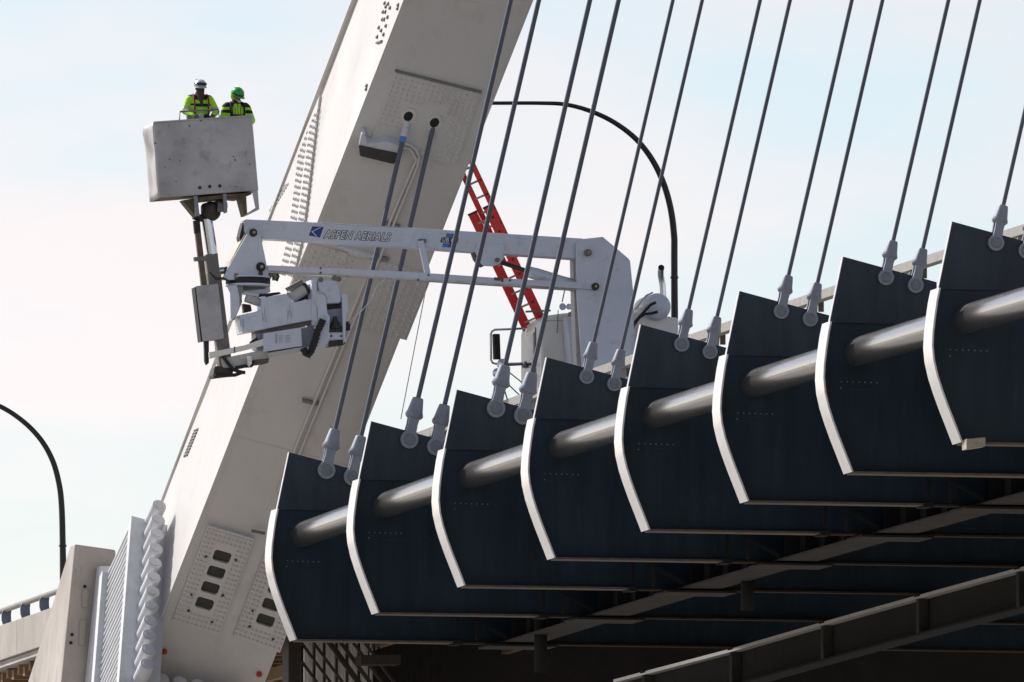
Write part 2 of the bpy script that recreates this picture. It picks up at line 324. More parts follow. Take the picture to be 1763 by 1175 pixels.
# ------------------------------------------------------------------ floor beams (dark fins)
ordw = ['leftmost', 'second from the left', 'third from the left', 'fourth from the left', 'fifth from the left', 'sixth from the left', 'seventh from the left', 'rightmost']
def make_floor_beam(i):
    Yi = Y0 - i * SP
    Y3 = Y0 - 3 * SP; dz3 = camber(Y3); sh = V((0, Yi - Y3, 0))
    base = V((TIPX, Yi, TIPZ)) 
    t = thing('cross_beam', '', 'cross beam', base, 'cross beam ends along the bridge edge')
    def P(x, y): p = at(x, y, Y3); return V((p.x, Yi, p.z - dz3))
    prof = [P(*q) for q in [(917, 722), (913, 741), (909.5, 765), (906.5, 790), (905.5, 812), (907.5, 834), (913, 858), (920, 880), (929, 905), (940, 933), (951, 961.5)]]
    # lower web over the full width of the deck
    tipz = TIPZ; XR = TIPX + 27
    web = [p for p in prof] + [V((XR, Yi, tipz + .0)), V((XR, Yi, SEAM - .25))] + [V((DECKX, Yi, SEAM - .25)), V((DECKX, Yi, SEAM))]
    w = MB().prism([p + V((0, -.014, 0)) for p in web], (0, .028, 0)).build('web', 'navy', t)
    # curved edge flange
    mfl = MB(); n = len(prof); vs = []; fs = []
    for k, p in enumerate(prof):
        d = (prof[min(k + 1, n - 1)] - prof[max(k - 1, 0)]).normalized(); nn = V((d.z, 0, -d.x))
        if nn.x > 0: nn = -nn
        for (yo, o) in ((-.29, .002), (-.29, .032), (.29, .032), (.29, .002)): vs.append(p + nn * o + V((0, yo, 0)))
    for k in range(n - 1):
        for q in range(4): fs.append((k * 4 + q, k * 4 + (q + 1) % 4, k * 4 + 4 + (q + 1) % 4, k * 4 + 4 + q))
    fs += [(0, 1, 2, 3), ((n - 1) * 4, (n - 1) * 4 + 1, (n - 1) * 4 + 2, (n - 1) * 4 + 3)]
    mfl.add(vs, fs).build('edge_flange', 'edge_glare', t, smooth=True)
    # bottom flange
    x0 = prof[-1].x
    MB().box(((x0 + GX0 - .9) / 2 + .02, Yi, tipz - .022), ((GX0 - .9 - x0) / 2, 0, 0), (0, .22, 0), (0, 0, .018)).build('bottom_flange', 'rust_edge', t)
    MB().box(((GX0 - .8 + XR) / 2, Yi, tipz - .028), ((XR - GX0 + .8) / 2, 0, 0), (0, .16, 0), (0, 0, .016)).build('inner_flange', 'inner_rust', t)
    MB().box((GX0 - .88, Yi - .02, tipz - .03), (.09, 0, 0), (0, .25, 0), (0, 0, .04)).build('flange_splice', 'under_flange', t)
    MB().box(((GX0 + GX1) / 2, Yi, tipz - .085), ((GX1 - GX0) / 2 + .3, 0, 0), (0, .55, 0), (0, 0, .02)).build('gusset_plate', 'soffit', t)
    # hanger plate
    hp = [P(941, 616), P(919, 722), V((P(919, 722).x + 1.85, Yi, SEAM)), V((P(941, 616).x + 1.62, Yi, P(941, 616).z - .40))]
    MB().prism([p + V((0, -.045, 0)) for p in hp], (0, .09, 0)).build('hanger_plate', 'navy_plate', t, bevel=.006)
    # outer edge of the hanger plate, its sun glare painted white
    e0, e1 = hp[0], hp[1]
    MB().prism([e0 + V((-.012, -.05, 0)), e1 + V((-.012, -.05, 0)), e1 + V((-.002, -.05, 0)), e0 + V((-.002, -.05, 0))], (0, .1, 0)).build('plate_edge', 'edge_glare', t)
    # bolted splice row on the web
    mb = MB()
    for k in range(7):
        mb.lathe(P(938 + k * 9.5, 816 + .3 * k) + V((0, -.014, 0)), (0, -1, 0), [(0, .014), (.014, .014), (.018, .008)], 6)
    mb.lathe(P(937, 826) + V((0, -.014, 0)), (0, -1, 0), [(0, .014), (.014, .014)], 6)
    tag(mb.build('bolt_row', 'pin', t), kind='stuff')
    MB().prism([P(934, 828.2) + V((0, -.014, 0)), P(1055, 829.5) + V((0, -.014, 0)), P(1055, 830.3) + V((0, -.014, 0)), P(934, 829.2) + V((0, -.014, 0))], (0, -.006, 0)).build('splice_seam', 'navy_plate', t)
    return t
fb0 = make_floor_beam(0)
beams = []
for i in range(8):
    o = fb0 if i == 0 else copy_tree(fb0, (0, -i * SP, camber(Y0 - i * SP)))
    o['label'] = 'dark blue curved cross beam end with sunlit edge, ' + ordw[i] + ' of the row'
    beams.append(o)
# edge pipe through the webs, one length per bay
PC = at(965, 768, Y0 - 3 * SP); PR = 0.245
ep = thing('edge_pipe', 'round steel pipe threading through the cross beam ends', 'pipe', (PC.x, Y0, PC.z))
for i in range(0, 9):
    ya, yb = Y0 - i * SP - (.016 if i else .016), Y0 - (i + 1) * SP + .016
    MB().tube([(PC.x, ya, PC.z - camber(Y0 - 3 * SP) + zc(ya)), (PC.x, (ya + yb) / 2, PC.z - camber(Y0 - 3 * SP) + zc((ya + yb) / 2) + .002), (PC.x, yb, PC.z - camber(Y0 - 3 * SP) + zc(yb))], PR, 40).build('pipe_length', 'pipe_paint', ep, smooth=True)

# ------------------------------------------------------------------ arch rib
ar = thing('arch_rib', 'huge pale steel box arch rib rising diagonally, one side sunlit white', 'arch', AP(12, -7, 0))
ysq = [13, 10, 7, 4, 1, -2, -3] + [-3 - 3.5 * k for k in range(1, 33)]
def top_v(yy):
    d = (13.42 - 1.239 * max(yy, -3)) - (7.06 - 1.194 * max(yy, -3))
    return under_v(yy) + d
vs = []; fs = []
for yy in ysq:
    sl_ = 0
    for (w, f) in ((-1.2, under_v), (1.2, under_v), (1.2, top_v), (-1.2, top_v)): vs.append(AP(yy, f(yy), w))
for k in range(len(ysq) - 1):
    for q in range(4): fs.append((k * 4 + q, k * 4 + (q + 1) % 4, k * 4 + 4 + (q + 1) % 4, k * 4 + 4 + q))
fs += [(0, 1, 2, 3), tuple(4 * (len(ysq) - 1) + q for q in range(4))]
MB().add(vs, fs).build('box_section', 'arch_paint', ar)
# wedge cover plate on the sunlit side
def sideplate(pts, w, th): return MB().prism([PW(x, y, w) for x, y in pts], WV * th)
sideplate([(554, 166), (549, 200), (541, 270), (534, 330), (524, 410), (507, 482), (440, 655), (360, 862), (252, 1138), (180, 1138), (272, 892), (357, 682), (470, 380), (482, 345), (517, 255)], -1.203, -0.05).build('side_cover_plate', 'arch_paint', ar)
for a_, b_ in zip(ysq[:-1], ysq[1:]):
    pa, pb = AP(a_, top_v(a_), -1.2), AP(b_, top_v(b_), -1.2); dn = (NV * .05)
    if a_ > -8: MB().prism([pa, pb, pb + dn, pa + dn], WV * -.10).build('edge_lip', 'arch_paint', ar)
mb = MB(); random.seed(5)
def sbolt(x, y, w, r=.042, h=.007):
    p = PW(x, y, w); mb.lathe(p, -WV, [(0, r), (h, r), (h + .006, r * .7)], 6)
lineR = [(554, 166), (541, 270), (534, 330), (524, 410), (507, 482)]
lineL = [(615, 0), (557, 150), (516, 252), (480, 344), (469, 378), (440, 455), (356, 680)]
def lx(line, y):
    for (xa, ya), (xb, yb) in zip(line[:-1], line[1:]):
        if ya <= y <= yb: return xa + (xb - xa) * (y - ya) / (yb - ya)
    return line[-1][0]
y = 178
while y < 478:
    xr = lx(lineR, y) - 3.5
    for blk in range(2):
        for k in range(5):
            x = xr - blk * 13.5 - k * 2.3
            if x > lx(lineL, y) + 4: sbolt(x, y - blk * 2.5 - k * .8 + random.uniform(-.4, .4), -1.253)
    y += 10.6
for k in range(9):
    for q in range(3): sbolt(496 - k * 3.4 * .9 - q * 3, 318 + k * 8 * .65 + q, -1.253)
for k in range(9):
    for q in range(3): sbolt(337 - k * 2.2 - q * 2.6 + 4, 740 + k * 5.4 + q, -1.253, .035, .02)
for (x, y) in [(663, 6), (669, 7), (665, 12), (660, 21), (664, 21), (672, 14), (659, 34), (662, 34), (668, 30), (665, 45), (653, 48), (657, 53), (661, 60), (650, 64), (686, 9), (685, 15), (632, 148), (631, 154)]:
    sbolt(x, y, -1.203, .04, .03)
tag(mb.build('side_bolts', 'arch_grey', ar), kind='stuff')
MB().tube([PW(648, 74, -1.22), PW(657, 71, -1.22)], .025, 8).build('clip', 'arch_grey', ar)
for yy in (5.2, -1.9, 9.6):
    MB().box(AP(yy, under_v(yy), 0) + NV * .003, WV * 1.2, TV * .012, NV * .004).build('weld_seam', 'arch_paint', ar)
for w in (-1.14, 1.14):
    MB().box((AP(11, under_v(11), w) + AP(-3, under_v(-3), w)) / 2 + NV * .003, TV * 10.6, WV * .012, NV * .004).build('weld_seam', 'arch_paint', ar)
# bolted plates on the underside
bolts = MB()
def dome(p, r=.026):
    bolts.lathe(p, NV, [(0, r), (.022, r), (.036, r * .62), (.04, r * .2)], 7)
def uplate(c, th, o=.003): return MB().prism([US(x, y, o) for x, y in c], NV * th)
def quad_pts(c, u, v): 
    a = V(c[0]).lerp(V(c[1]), u); b = V(c[3]).lerp(V(c[2]), u); return a.lerp(b, v)
def bolt_grid(c, nu, nv, th, skip=None):
    for i in range(nu):
        for j in range(nv):
            q = quad_pts([(x, y, 0) for x, y in c], (i + .5) / nu, (j + .5) / nv)
            if skip and skip((i + .5) / nu, (j + .5) / nv, q): continue
            dome(US(q.x, q.y, th + .003))
c1 = [(680, 121), (829, 158), (786, 284), (636, 247)]
uplate(c1, .03).build('splice_plate', 'arch_paint', ar)
uplate([(680, 119.5), (829, 156.5), (829, 159), (680, 122)], .06, .004).build('plate_rib', 'arch_grey', ar)
bolt_grid(c1, 16, 16, .03, lambda u, v, q: (688 < q.x < 768 and 180 < q.y < 240 + (q.x - 688) * .25) or (q.x < 690 and q.y > 222))
c2 = [(517, 424), (706, 474), (690, 574), (472, 512)]
c2 = [(530, 418), (745, 472), (700, 585), (484, 531)]
uplate(c2, .025).build('splice_plate', 'arch_paint', ar)
bolt_grid(c2, 20, 13, .025, lambda u, v, q: .40 < u < .52 or random.random() < .04)
uplate([(578, 418), (647, 436), (646, 441), (612, 438)], .10).build('access_flap', 'anchor_white', ar)
# plates with hand holes near the springing
def holeplate(c, openings):
    th = .05
    uplate(c, .012).build('backing', 'dark_steel_hole_shade', ar)  # dark sheet painted as the darkness inside the arch
    rows = sorted(openings)
    m = MB()
    def quad(u0, u1, v0, v1): m.prism([US(q.x, q.y, .016) for q in (quad_pts(c3, u0, v0), quad_pts(c3, u1, v0), quad_pts(c3, u1, v1), quad_pts(c3, u0, v1))], NV * th)
    c3 = [(x, y, 0) for x, y in c]
    ua, ub = .32, .68
    quad(0, ua, 0, 1); quad(ub, 1, 0, 1)
    prev = 0
    for a, b in rows: quad(ua, ub, prev, a); prev = b
    quad(ua, ub, prev, 1)
    m.build('hand_hole_plate', 'arch_paint', ar)
    bolt_grid(c, 11, 21, th + .014, lambda u, v, q: .25 < u < .75 and .13 < v < .88)
    for a, b in rows:
        for (u, v) in ((ua, a), (ub, a), (ub, b), (ua, b)):
            p = quad_pts(c3, u, v); du = .04 if u == ua else -.04; dv = .018 if v == a else -.018
            p2 = quad_pts(c3, u + du, v); p3 = quad_pts(c3, u, v + dv)
            MB().prism([US(p.x, p.y, .017), US(p2.x, p2.y, .017), US(p3.x, p3.y, .017)], NV * (th - .003)).build('hole_corner', 'arch_paint', ar)
    for (u, v) in ((.2, .3), (.8, .25), (.8, .62), (.2, .7), (.78, .9), (.25, .86)):
        q = quad_pts(c3, u, v); MB().lathe(US(q.x, q.y, th + .016), NV, [(0, .03), (.02, .03)], 8).build('drain_plug', 'dark_steel_hole_shade', ar)
op = [(.19, .30), (.355, .465), (.52, .63), (.685, .795)]
holeplate([(357, 905), (437, 928), (377, 1092), (296, 1068)], op)
holeplate([(462, 935), (542, 958), (482, 1122), (401, 1094)], op)
uplate([(357, 903), (437, 926), (437, 929), (357, 906)], .05, .07).build('plate_rib', 'anchor_white', ar)
tag(bolts.build('plate_bolts', 'arch_paint', ar, smooth=True), kind='stuff')
MB().tube([US(433, 914, .12), US(456, 919, .12)], .03, 8).build('rod', 'mast', ar)
for (x, y) in ((283, 1121), (446, 1160)):
    MB().lathe(US(x, y, .005), NV, [(0, .055), (.05, .06), (.09, .03)], 10).build('marker_lamp', 'orange', ar, smooth=True)
# cable guide holes, conduit, access box on the underside
for (x, y) in ((703, 200), (748, 211)):
    m = MB(); c = US(x, y, .035); n = 20; a = WV; b = NV.cross(WV)
    vs = []; 
    for (r, o) in ((.15, 0), (.15, .02), (.09, .02), (.09, 0)): vs += [c + (a * math.cos(2 * math.pi * k / n) * r + b * math.sin(2 * math.pi * k / n) * r * 1.3) + NV * o for k in range(n)]
    fs = [(j * n + k, j * n + (k + 1) % n, (j + 1) * n + (k + 1) % n, (j + 1) * n + k) for j in range(3) for k in range(n)]
    m.add(vs, fs).build('cable_collar', 'arch_paint', ar, smooth=True)
    MB().add([c + NV * .003 + (a * math.cos(2 * math.pi * k / n) * .09 + b * math.sin(2 * math.pi * k / n) * .12) for k in range(n)], [tuple(range(n))]).build('guide_hole', 'hole', ar)  # near-black disc painted for the dark inside the hole
uplate([(617, 238), (682, 252), (684, 266), (676, 270), (619, 256)], .28).build('junction_box', 'dark_steel_hole_shade', ar, bevel=.02)
uplate([(622, 219), (628, 219), (632, 236), (650, 236), (663, 232), (690, 240), (687, 253), (617, 240)], .24).build('box_lid', 'anchor_white', ar, bevel=.015)
for dx in (0, 11):
    MB().tube([US(690 - dx, 247 + dx * .5, .06), US(706, 250 + dx * .6, .06), US(717 - dx * .5, 258 + dx * .6, .06), US(722 - dx * .4, 272 + dx * .4, .06), US(719 - dx * .6, 286, .06), US(660 - dx * .8, 430, .05), US(600 - dx * .9, 577, .05), US(543 - dx, 715, .05), US(488 - dx, 850, .05)], .03, 8).build('conduit', 'arch_paint', ar, smooth=True)
for (x, y) in ((675, 384), (655, 440), (534, 689)):
    MB().prism([US(x - 14, y - 4, .01), US(x + 14, y + 3, .01), US(x + 14, y + 8, .01), US(x - 14, y + 1, .01)], NV * .06).build('conduit_clamp', 'arch_grey', ar)
uplate([(628, 262), (664, 271), (664, 272), (628, 263)], .01).build('weld_seam', 'dark_steel_hole_shade', ar)

# ------------------------------------------------------------------ arch anchorage
TB_ = math.radians(38)
TB = (-YV * math.cos(TB_) + VV * math.sin(TB_)); EB = (YV * math.sin(TB_) + VV * math.cos(TB_))
Q = PW(224, 893, -2.0)
an = thing('arch_anchorage', 'white anchor frame with round rod caps at the foot of the arch', 'anchorage', Q - EB * 6)
LQ = 4.7
def BB(t, e, w): return Q + TB * t + EB * e + WV * w
MB().box(BB(0, -LQ / 2, .42), TB * .09, EB * (LQ / 2), WV * .42).build('upper_plate', 'anchor_white', an, bevel=.01)
MB().box(BB(-1.62, -LQ / 2 - .2, .62), TB * .10, EB * (LQ / 2 + .1), WV * .72).build('base_plate', 'anchor_white', an, bevel=.01)
for k in range(24):
    e = -.12 - k * (LQ - .24) / 23
    MB().box(BB(-.81, e, .40), TB * .715, EB * .022, WV * .38).build('stiffener', 'anchor_white', an)
MB().box(BB(-.81, -LQ / 2, .30), TB * .71, EB * (LQ / 2 - .05), WV * .04).build('back_plate', 'anchor_white', an)
for k in range(12):
    e = -.05 - k * (LQ - .35) / 11
    MB().lathe(BB(.092, e, .42), TB, [(0, .15), (.02, .15), (.50, .15), (.525, .14), (.53, .09), (.55, .09), (.555, .02)], 20).build('rod_cap', 'anchor_white', an, smooth=True)
for k in range(5):
    MB().lathe(US(266 + k * 31, 1198 + k * 5, .35), TB, [(0, .15), (.50, .15), (.525, .14), (.53, .09), (.55, .09)], 20).build('rod_cap', 'anchor_white', an, smooth=True)
MB().box(US(340, 1222, .42) - TB * .06, TB * .06, EB * .36, WV * 1.25).build('front_plate', 'anchor_white', an, bevel=.01)
# concrete thrust block
PYL = Q.y + 3.0
def fx(x, y): return at(x, y, PYL)
ped = thing('concrete_pylon', 'tall battered concrete thrust block beside the white arch anchorage', 'pylon', fx(120, 1175) * 1.0)
f = [fx(129, 937), fx(199, 947), fx(214, 1175), fx(214, 1900), fx(30, 1900), fx(105, 1175)]
bk = [0.45, 0.45, 3.7, 9, 9, 3.7]
m = MB(); n = 6
dxs = [0, 0, 0, 0, 0, 0]
m.add(f + [p + YV * d for p, d in zip(f, bk)], [tuple(range(n)), tuple(range(2 * n - 1, n - 1, -1))] + [(i, i + n, (i + 1) % n + n, (i + 1) % n) for i in range(n)])
m.build('shaft', 'concrete_bright', ped, bevel=.03)
for (x, y, hh) in ((147, 1030, 16), (142, 1090, 22)):
    MB().prism([at(x - 5, y - hh, PYL - .003), at(x + 6, y - hh, PYL - .003), at(x + 4, y + hh, PYL - .003), at(x - 7, y + hh, PYL - .003)], (0, -.03, 0)).build('patch', 'concrete', ped, bevel=.01)
for (x, y) in ((124, 1093), (122, 1107), (146, 1010), (60, 1020)):
    if x > 100: MB().lathe(at(x, y, PYL), (0, -1, 0), [(-.02, .035), (.012, .035)], 10).build('tie_hole', 'hole', ped)
# white side panel between the concrete and the anchorage
an2 = MB().prism([at(172, 975, PYL - .35), at(199, 975, PYL - .35), at(199, 1300, PYL - .35), at(141, 1300, PYL - .35), at(151, 1175, PYL - .35)], (0, .3, 0)).build('shim_panel', 'anchor_white', an)

# ------------------------------------------------------------------ approach span at the left
AX = 71.4
def ax(x, y): return atX(x, y, AX)
pA, pB = ax(92, 1045), ax(-260, 1168)
zt = lambda Y: pA.z + (pB.z - pA.z) * (Y - pA.y) / (pB.y - pA.y)
ya, yb = PYL + 1.5, pB.y
pw = thing('approach_parapet', 'concrete parapet and fascia of the approach span at the far left', 'parapet', (AX, ya, zt(ya) - .8))
seg = 6
for k in range(12):
    a = ya + k * seg; b = a + seg - .015
    MB().prism([(AX, a, zt(a)), (AX + .3, a, zt(a)), (AX + .3, a, zt(a) - .76), (AX, a, zt(a) - .76)], (0, b - a, zt(b) - zt(a))).build('concrete_panel', 'concrete', pw, bevel=.015)
    MB().prism([(AX + .08, a, zt(a) - .77), (AX + .5, a, zt(a) - .77), (AX + .5, a, zt(a) - .90), (AX + .08, a, zt(a) - .90)], (0, b - a, zt(b) - zt(a))).build('drip_edge', 'concrete_bright', pw)
dk = MB().prism([(AX + .3, ya, zt(ya) - .5), (AX + 24, ya, zt(ya) - .4), (AX + 24, ya, zt(ya) - .78), (AX + .3, ya, zt(ya) - .78)], (0, yb - ya, zt(yb) - zt(ya))).build('approach_deck', 'soffit'); tag(dk, kind='structure')
fm = thing('soffit_formwork', 'brown timber formwork under the approach span at the bottom left corner', 'formwork', (AX + 2, ya, zt(ya) - 1.2))
for k in range(40):
    Y = ya + 4 + k * .62; random.seed(k)
    MB().box((AX + 5.85, Y, zt(Y) - 1.02 - .06 * (k % 2)), (5.6, 0, random.uniform(-.02, .02)), (0, .11, 0), (0, 0, .10)).build('plank', 'timber', fm)
for k in range(3):
    MB().prism([(AX + 1.6 + k * 3, ya + 3, zt(ya + 3) - 1.3), (AX + 1.75 + k * 3, ya + 3, zt(ya + 3) - 1.3), (AX + 1.75 + k * 3, ya + 3, zt(ya + 3) - 1.55), (AX + 1.6 + k * 3, ya + 3, zt(ya + 3) - 1.55)], (0, 26, zt(ya + 29) - zt(ya + 3))).build('bearer', 'timber', fm)
# railings
def rail_post(parent, Y, zb, h, mat):
    pr = [(0.02, 0), (-.015, .12), (-.02, .24), (.0, .34), (.05, .42), (.12, .48), (.20, .50), (.22, .44), (.20, .36), (.19, .26), (.195, .12), (.22, 0)]
    MB().prism([(AX + .04 + x, Y, zb + z * h / .5) for x, z in pr], (0, .05, 0)).build('post', mat, parent, bevel=.004)
lr = thing('approach_railing', 'blue grey steel railing with curved posts at the far left', 'railing', (AX, ya, zt(ya)))
for k in range(24):
    Y = ya + .6 + k * 2.1; rail_post(lr, Y, zt(Y), .44, 'rail_blue')
p, q = V((AX + .13, ya, zt(ya) + .36)), V((AX + .13, yb, zt(yb) + .36))
MB().tube([p, q], .075, 14).build('rail', 'rail_galv', lr, smooth=True)
ZR = atX(1440, 490, AX).z - camber(atX(1440, 490, AX).y)
rr_ = thing('deck_railing', 'weathered deck railing showing between the dark hanger plates at right', 'railing', (AX, Y0 - 30, ZR - .5))
seqr = [Y0 + 4 - 2.45 * k for k in range(0, 28)]
for a, b in zip(seqr[:-1], seqr[1:]):
    MB().prism([(AX + .02, a, ZR + zc(a)), (AX + .20, a, ZR + zc(a)), (AX + .20, a, ZR - .16 + zc(a)), (AX + .02, a, ZR - .16 + zc(a))], (0, b - a, zc(b) - zc(a))).build('rail', 'rail_galv', rr_)
    rail_post(rr_, b, ZR - .62 + zc(b), .62, 'rail_galv')
    MB().box((AX + .3, b + .02, ZR - .1 + zc(b)), (.045, 0, 0), (0, .03, 0), (0, 0, .19)).build('post_head', 'brown_steel', rr_)
MBp = MB()
for a, b in zip(seqr[:-1], seqr[1:]):
    MB().prism([(AX - .1, a, ZR - .62 + zc(a)), (AX + .3, a, ZR - .62 + zc(a)), (AX + .3, a, DZ + zc(a) + .02), (AX - .1, a, DZ + zc(a) + .02)], (0, b - a + .012, zc(b) - zc(a))).build('curb_panel', 'concrete', rr_)

# ================================================================== HANGER CABLES
sides = ['left', 'right']
numw = ['leftmost', 'second', 'third', 'fourth', 'fifth', 'sixth', 'seventh', 'rightmost']
def make_hanger(i, j):
    Yi = Y0 - i * SP; dz = camber(Yi)
    big = 1.28 if i < 3 else 1.0
    p = PIN + YV * (Yi - Y0) + V((0, 0, dz)) + WV * (-.265 if j == 0 else .265)
    lab = 'grey socketed hanger cable, %s of the pair on the %s cross beam%s' % (sides[j], numw[i], '' if i in (0, 7) else ' from left')
    t = thing('hanger_cable', lab, 'cable', p, 'hanger cables rising to the arch')
    k = big * .137
    # forks either side of the plate
    for s_ in (-1, 1):
        pr = []
        for a in range(14):
            an_ = math.radians(125 + a * (290 / 13)); pr.append((math.cos(an_) * k, math.sin(an_) * k))
        pr += [(k * .52, k * 1.7), (k * .60, k * 2.75), (-k * .60, k * 2.75), (-k * .52, k * 1.7)]
        pts = [p + WV * u + VV * h + YV * (s_ * .05) for u, h in pr]
        MB().prism(pts, YV * (s_ * .06)).build('fork', 'socket', t, bevel=.008)
    MB().lathe(p - YV * .125, YV, [(0, k * .6), (.012, k * .66), (.238, k * .66), (.25, k * .6)], 20).build('pin', 'pin', t, smooth=True)
    b = p + VV * (k * 2.3)
    MB().lathe(b, VV, [(0, k * .5), (k * .12, k * .80), (k * .35, k * .98), (k * .50, k * 1.0), (k * .52, k * .95), (k * .66, k * .95), (k * .68, k * .90), (k * .82, k * .89), (k * .84, k * .85), (k * 2.0, k * .66), (k * 2.35, k * .58), (k * 2.4, k * .44)], 24).build('socket', 'socket', t, smooth=True)
    top = under_v(Yi - Y0) - dz - .03
    rr = .046 if i < 3 else .035
    MB().tube([p + VV * (k * 4.6), p + VV * top], rr, 14).build('rope', 'rope', t, smooth=True)
    if i == 0:
        if j == 0:
            MB().tube([p + VV * (top - .32), p + VV * (top - .02)], .068, 14).build('sleeve', 'anchor_white', t, smooth=True)
            MB().tube([p + VV * (top - .44), p + VV * (top - .31)], .062, 14).build('tape', 'blue_decal_light', t, smooth=True)
    return t
for i in range(8):
    for j in range(2): make_hanger(i, j)
tag(MB().tube([at(737, 478, Y0 - 2), at(690, 722, Y0 - 2)], .009, 6).build('hanging_wire', 'mast', org=at(690, 722, Y0 - 2)), 'thin wire hanging straight down from the boom over the sky', 'wire')

# ================================================================== LAMP POSTS
def lamp(lab, path, rads, Y, head_at):
    pts = [at(x, y, Y) for x, y in path]
    t = thing('lamp_post', lab, 'lamp post', pts[0], 'black curved lamp posts on the deck')
    # smooth the arc (Catmull-Rom)
    sm, sr = [], []
    for k in range(len(pts) - 1):
        p0, p1, p2, p3 = pts[max(k - 1, 0)], pts[k], pts[k + 1], pts[min(k + 2, len(pts) - 1)]
        for q in range(6):
            u = q / 6
            sm.append(.5 * (2 * p1 + (p2 - p0) * u + (2 * p0 - 5 * p1 + 4 * p2 - p3) * u * u + (3 * p1 - p0 - 3 * p2 + p3) * u ** 3)); sr.append(rads[k] * (1 - u) + rads[k + 1] * u)
    sm.append(pts[-1]); sr.append(rads[-1])
    MB().tube(sm, sr, 14).build('pole', 'black_paint', t, smooth=True)
    MB().lathe(pts[1], V((0, 0, 1)), [(-.02, rads[1] + .015), (.02, rads[1] + .015)], 14).build('collar', 'black_paint', t, smooth=True)
    MB().lathe(pts[0], V((0, 0, 1)), [(0, .2), (.04, .2), (.05, .12), (.3, .09)], 16).build('base', 'black_paint', t, smooth=True)
    e = pts[-1]
    MB().box(e + V((-.35, 0, 0)), (.42, 0, 0), (0, .16, 0), (0, 0, .06)).build('luminaire', 'black_paint', t, bevel=.04)
lamp('tall black lamp post curving left above the truck, its tip behind the arch', [(1163, 872), (1161, 478), (1160, 400), (1150, 340), (1130, 288), (1100, 245), (1062, 214), (1020, 193), (975, 180.5), (930, 178), (850, 178), (780, 178)],
     [.085, .068, .066, .063, .06, .055, .05, .046, .042, .038, .036, .035], Y0 + 5, None)
lamp('black lamp post curving out of frame at the left edge', [(110, 1090), (108, 940), (106, 870), (101, 830), (90, 792), (70, 757), (40, 726), (0, 700), (-50, 684), (-100, 678)],
     [.085, .066, .063, .06, .058, .055, .052, .05, .045, .042], PYL + 14, None)

# ================================================================== INSPECTION TRUCK
YB = Y0 - 3.0                                     # plane of the boom, between the first two hanger pairs
tr = thing('inspection_truck', 'white under bridge inspection truck parked on the deck with its boom swung out', 'truck', at(1040, 870, YB + 1))
# turret column
col_pts = [(992, 419), (1001, 412), (1038, 408), (1083, 446), (1088, 496), (1091, 620), (1094, 760), (1008, 760), (1003, 640), (993, 500)]
tc_ = plate(col_pts, YB - .30, .08).build('turret_plate', 'truck_white', tr, bevel=.01)
plate([(x + 2, y + 3) for x, y in col_pts], YB + .30, .08).build('turret_plate', 'truck_white', tr, bevel=.01)
plate([(1060, 440), (1080, 450), (1085, 500), (1089, 760), (1050, 760), (1046, 500)], YB - .22, .52).build('turret_core', 'truck_white', tr)
plate([(987, 446), (993, 446), (1001, 640), (1003, 760), (999, 760), (989, 535)], YB - .1, .3).build('turret_web', 'dirty_white', tr)
for (x, y, r, mt_) in ((1013, 435, .07, 'mast'), (1025.5, 493.5, .075, 'greasy')):
    c = at(x, y, YB - .38)
    MB().lathe(c, YV, [(-.03, r * .5), (-.025, r * .9), (0, r), (.09, r)], 14).build('pivot_pin', mt_, tr, smooth=True)
    MB().lathe(c - YV * .035, YV, [(-.012, r * .35), (0, r * .38)], 6).build('pin_nut', 'rung', tr)
# main boom
bm_ = plate([(424, 378), (560, 384), (700, 392), (1004, 411), (1012, 440), (995, 446), (860, 437), (700, 426), (560, 417), (451, 411), (430, 408), (421, 400), (420, 381)], YB - .2, .4).build('boom', 'truck_white', tr, bevel=.012)
plate([(420, 380), (426, 379), (420, 402), (414, 416), (412.5, 408), (416, 393)], YB - .15, .3).build('boom_end_guard', 'rubber', tr)
plate([(556, 384.2), (700, 392.2), (700, 393.4), (556, 385.2)], YB - .204, .003).build('boom_weld', 'faded_ink', tr)
for (x, y) in ((457, 390), (481, 394)):
    MB().lathe(at(x, y, YB - .2), -YV, [(0, .055), (.006, .055), (.008, .045)], 18).build('boss', 'truck_white', tr, smooth=True)
# lower parallel link: two channels
plate([(461, 457), (580, 462.5), (700, 468), (860, 479), (1022, 488), (1024, 499), (860, 489), (700, 479), (580, 472), (461, 466)], YB - .34, .07).build('link_bar', 'truck_white', tr, bevel=.006)
plate([(461, 466), (580, 472), (700, 479), (1000, 498), (1000, 501), (700, 482.5), (580, 475.5), (461, 470)], YB - .26, .16).build('link_flange', 'dirty_white', tr)
for (x, y) in ((552, 462), (552, 470), (720, 482), (738, 474), (865, 484), (878, 483)):
    MB().lathe(at(x, y, YB - .345), -YV, [(0, .022), (.012, .02)], 8).build('link_bolt', 'brown_steel', tr)
plate([(851, 477.5), (867, 478.6), (867, 484), (851, 483)], YB - .348, .01).build('rust_patch', 'brown_steel', tr)
bar(at(724, 415, YB - .24), at(736, 471, YB - .30), .055, .04).build('strut', 'truck_white', tr, bevel=.006)
bar(at(727, 412, YB - .23), at(727, 418, YB - .23), .07, .05).build('strut_bracket', 'mast', tr, bevel=.005)
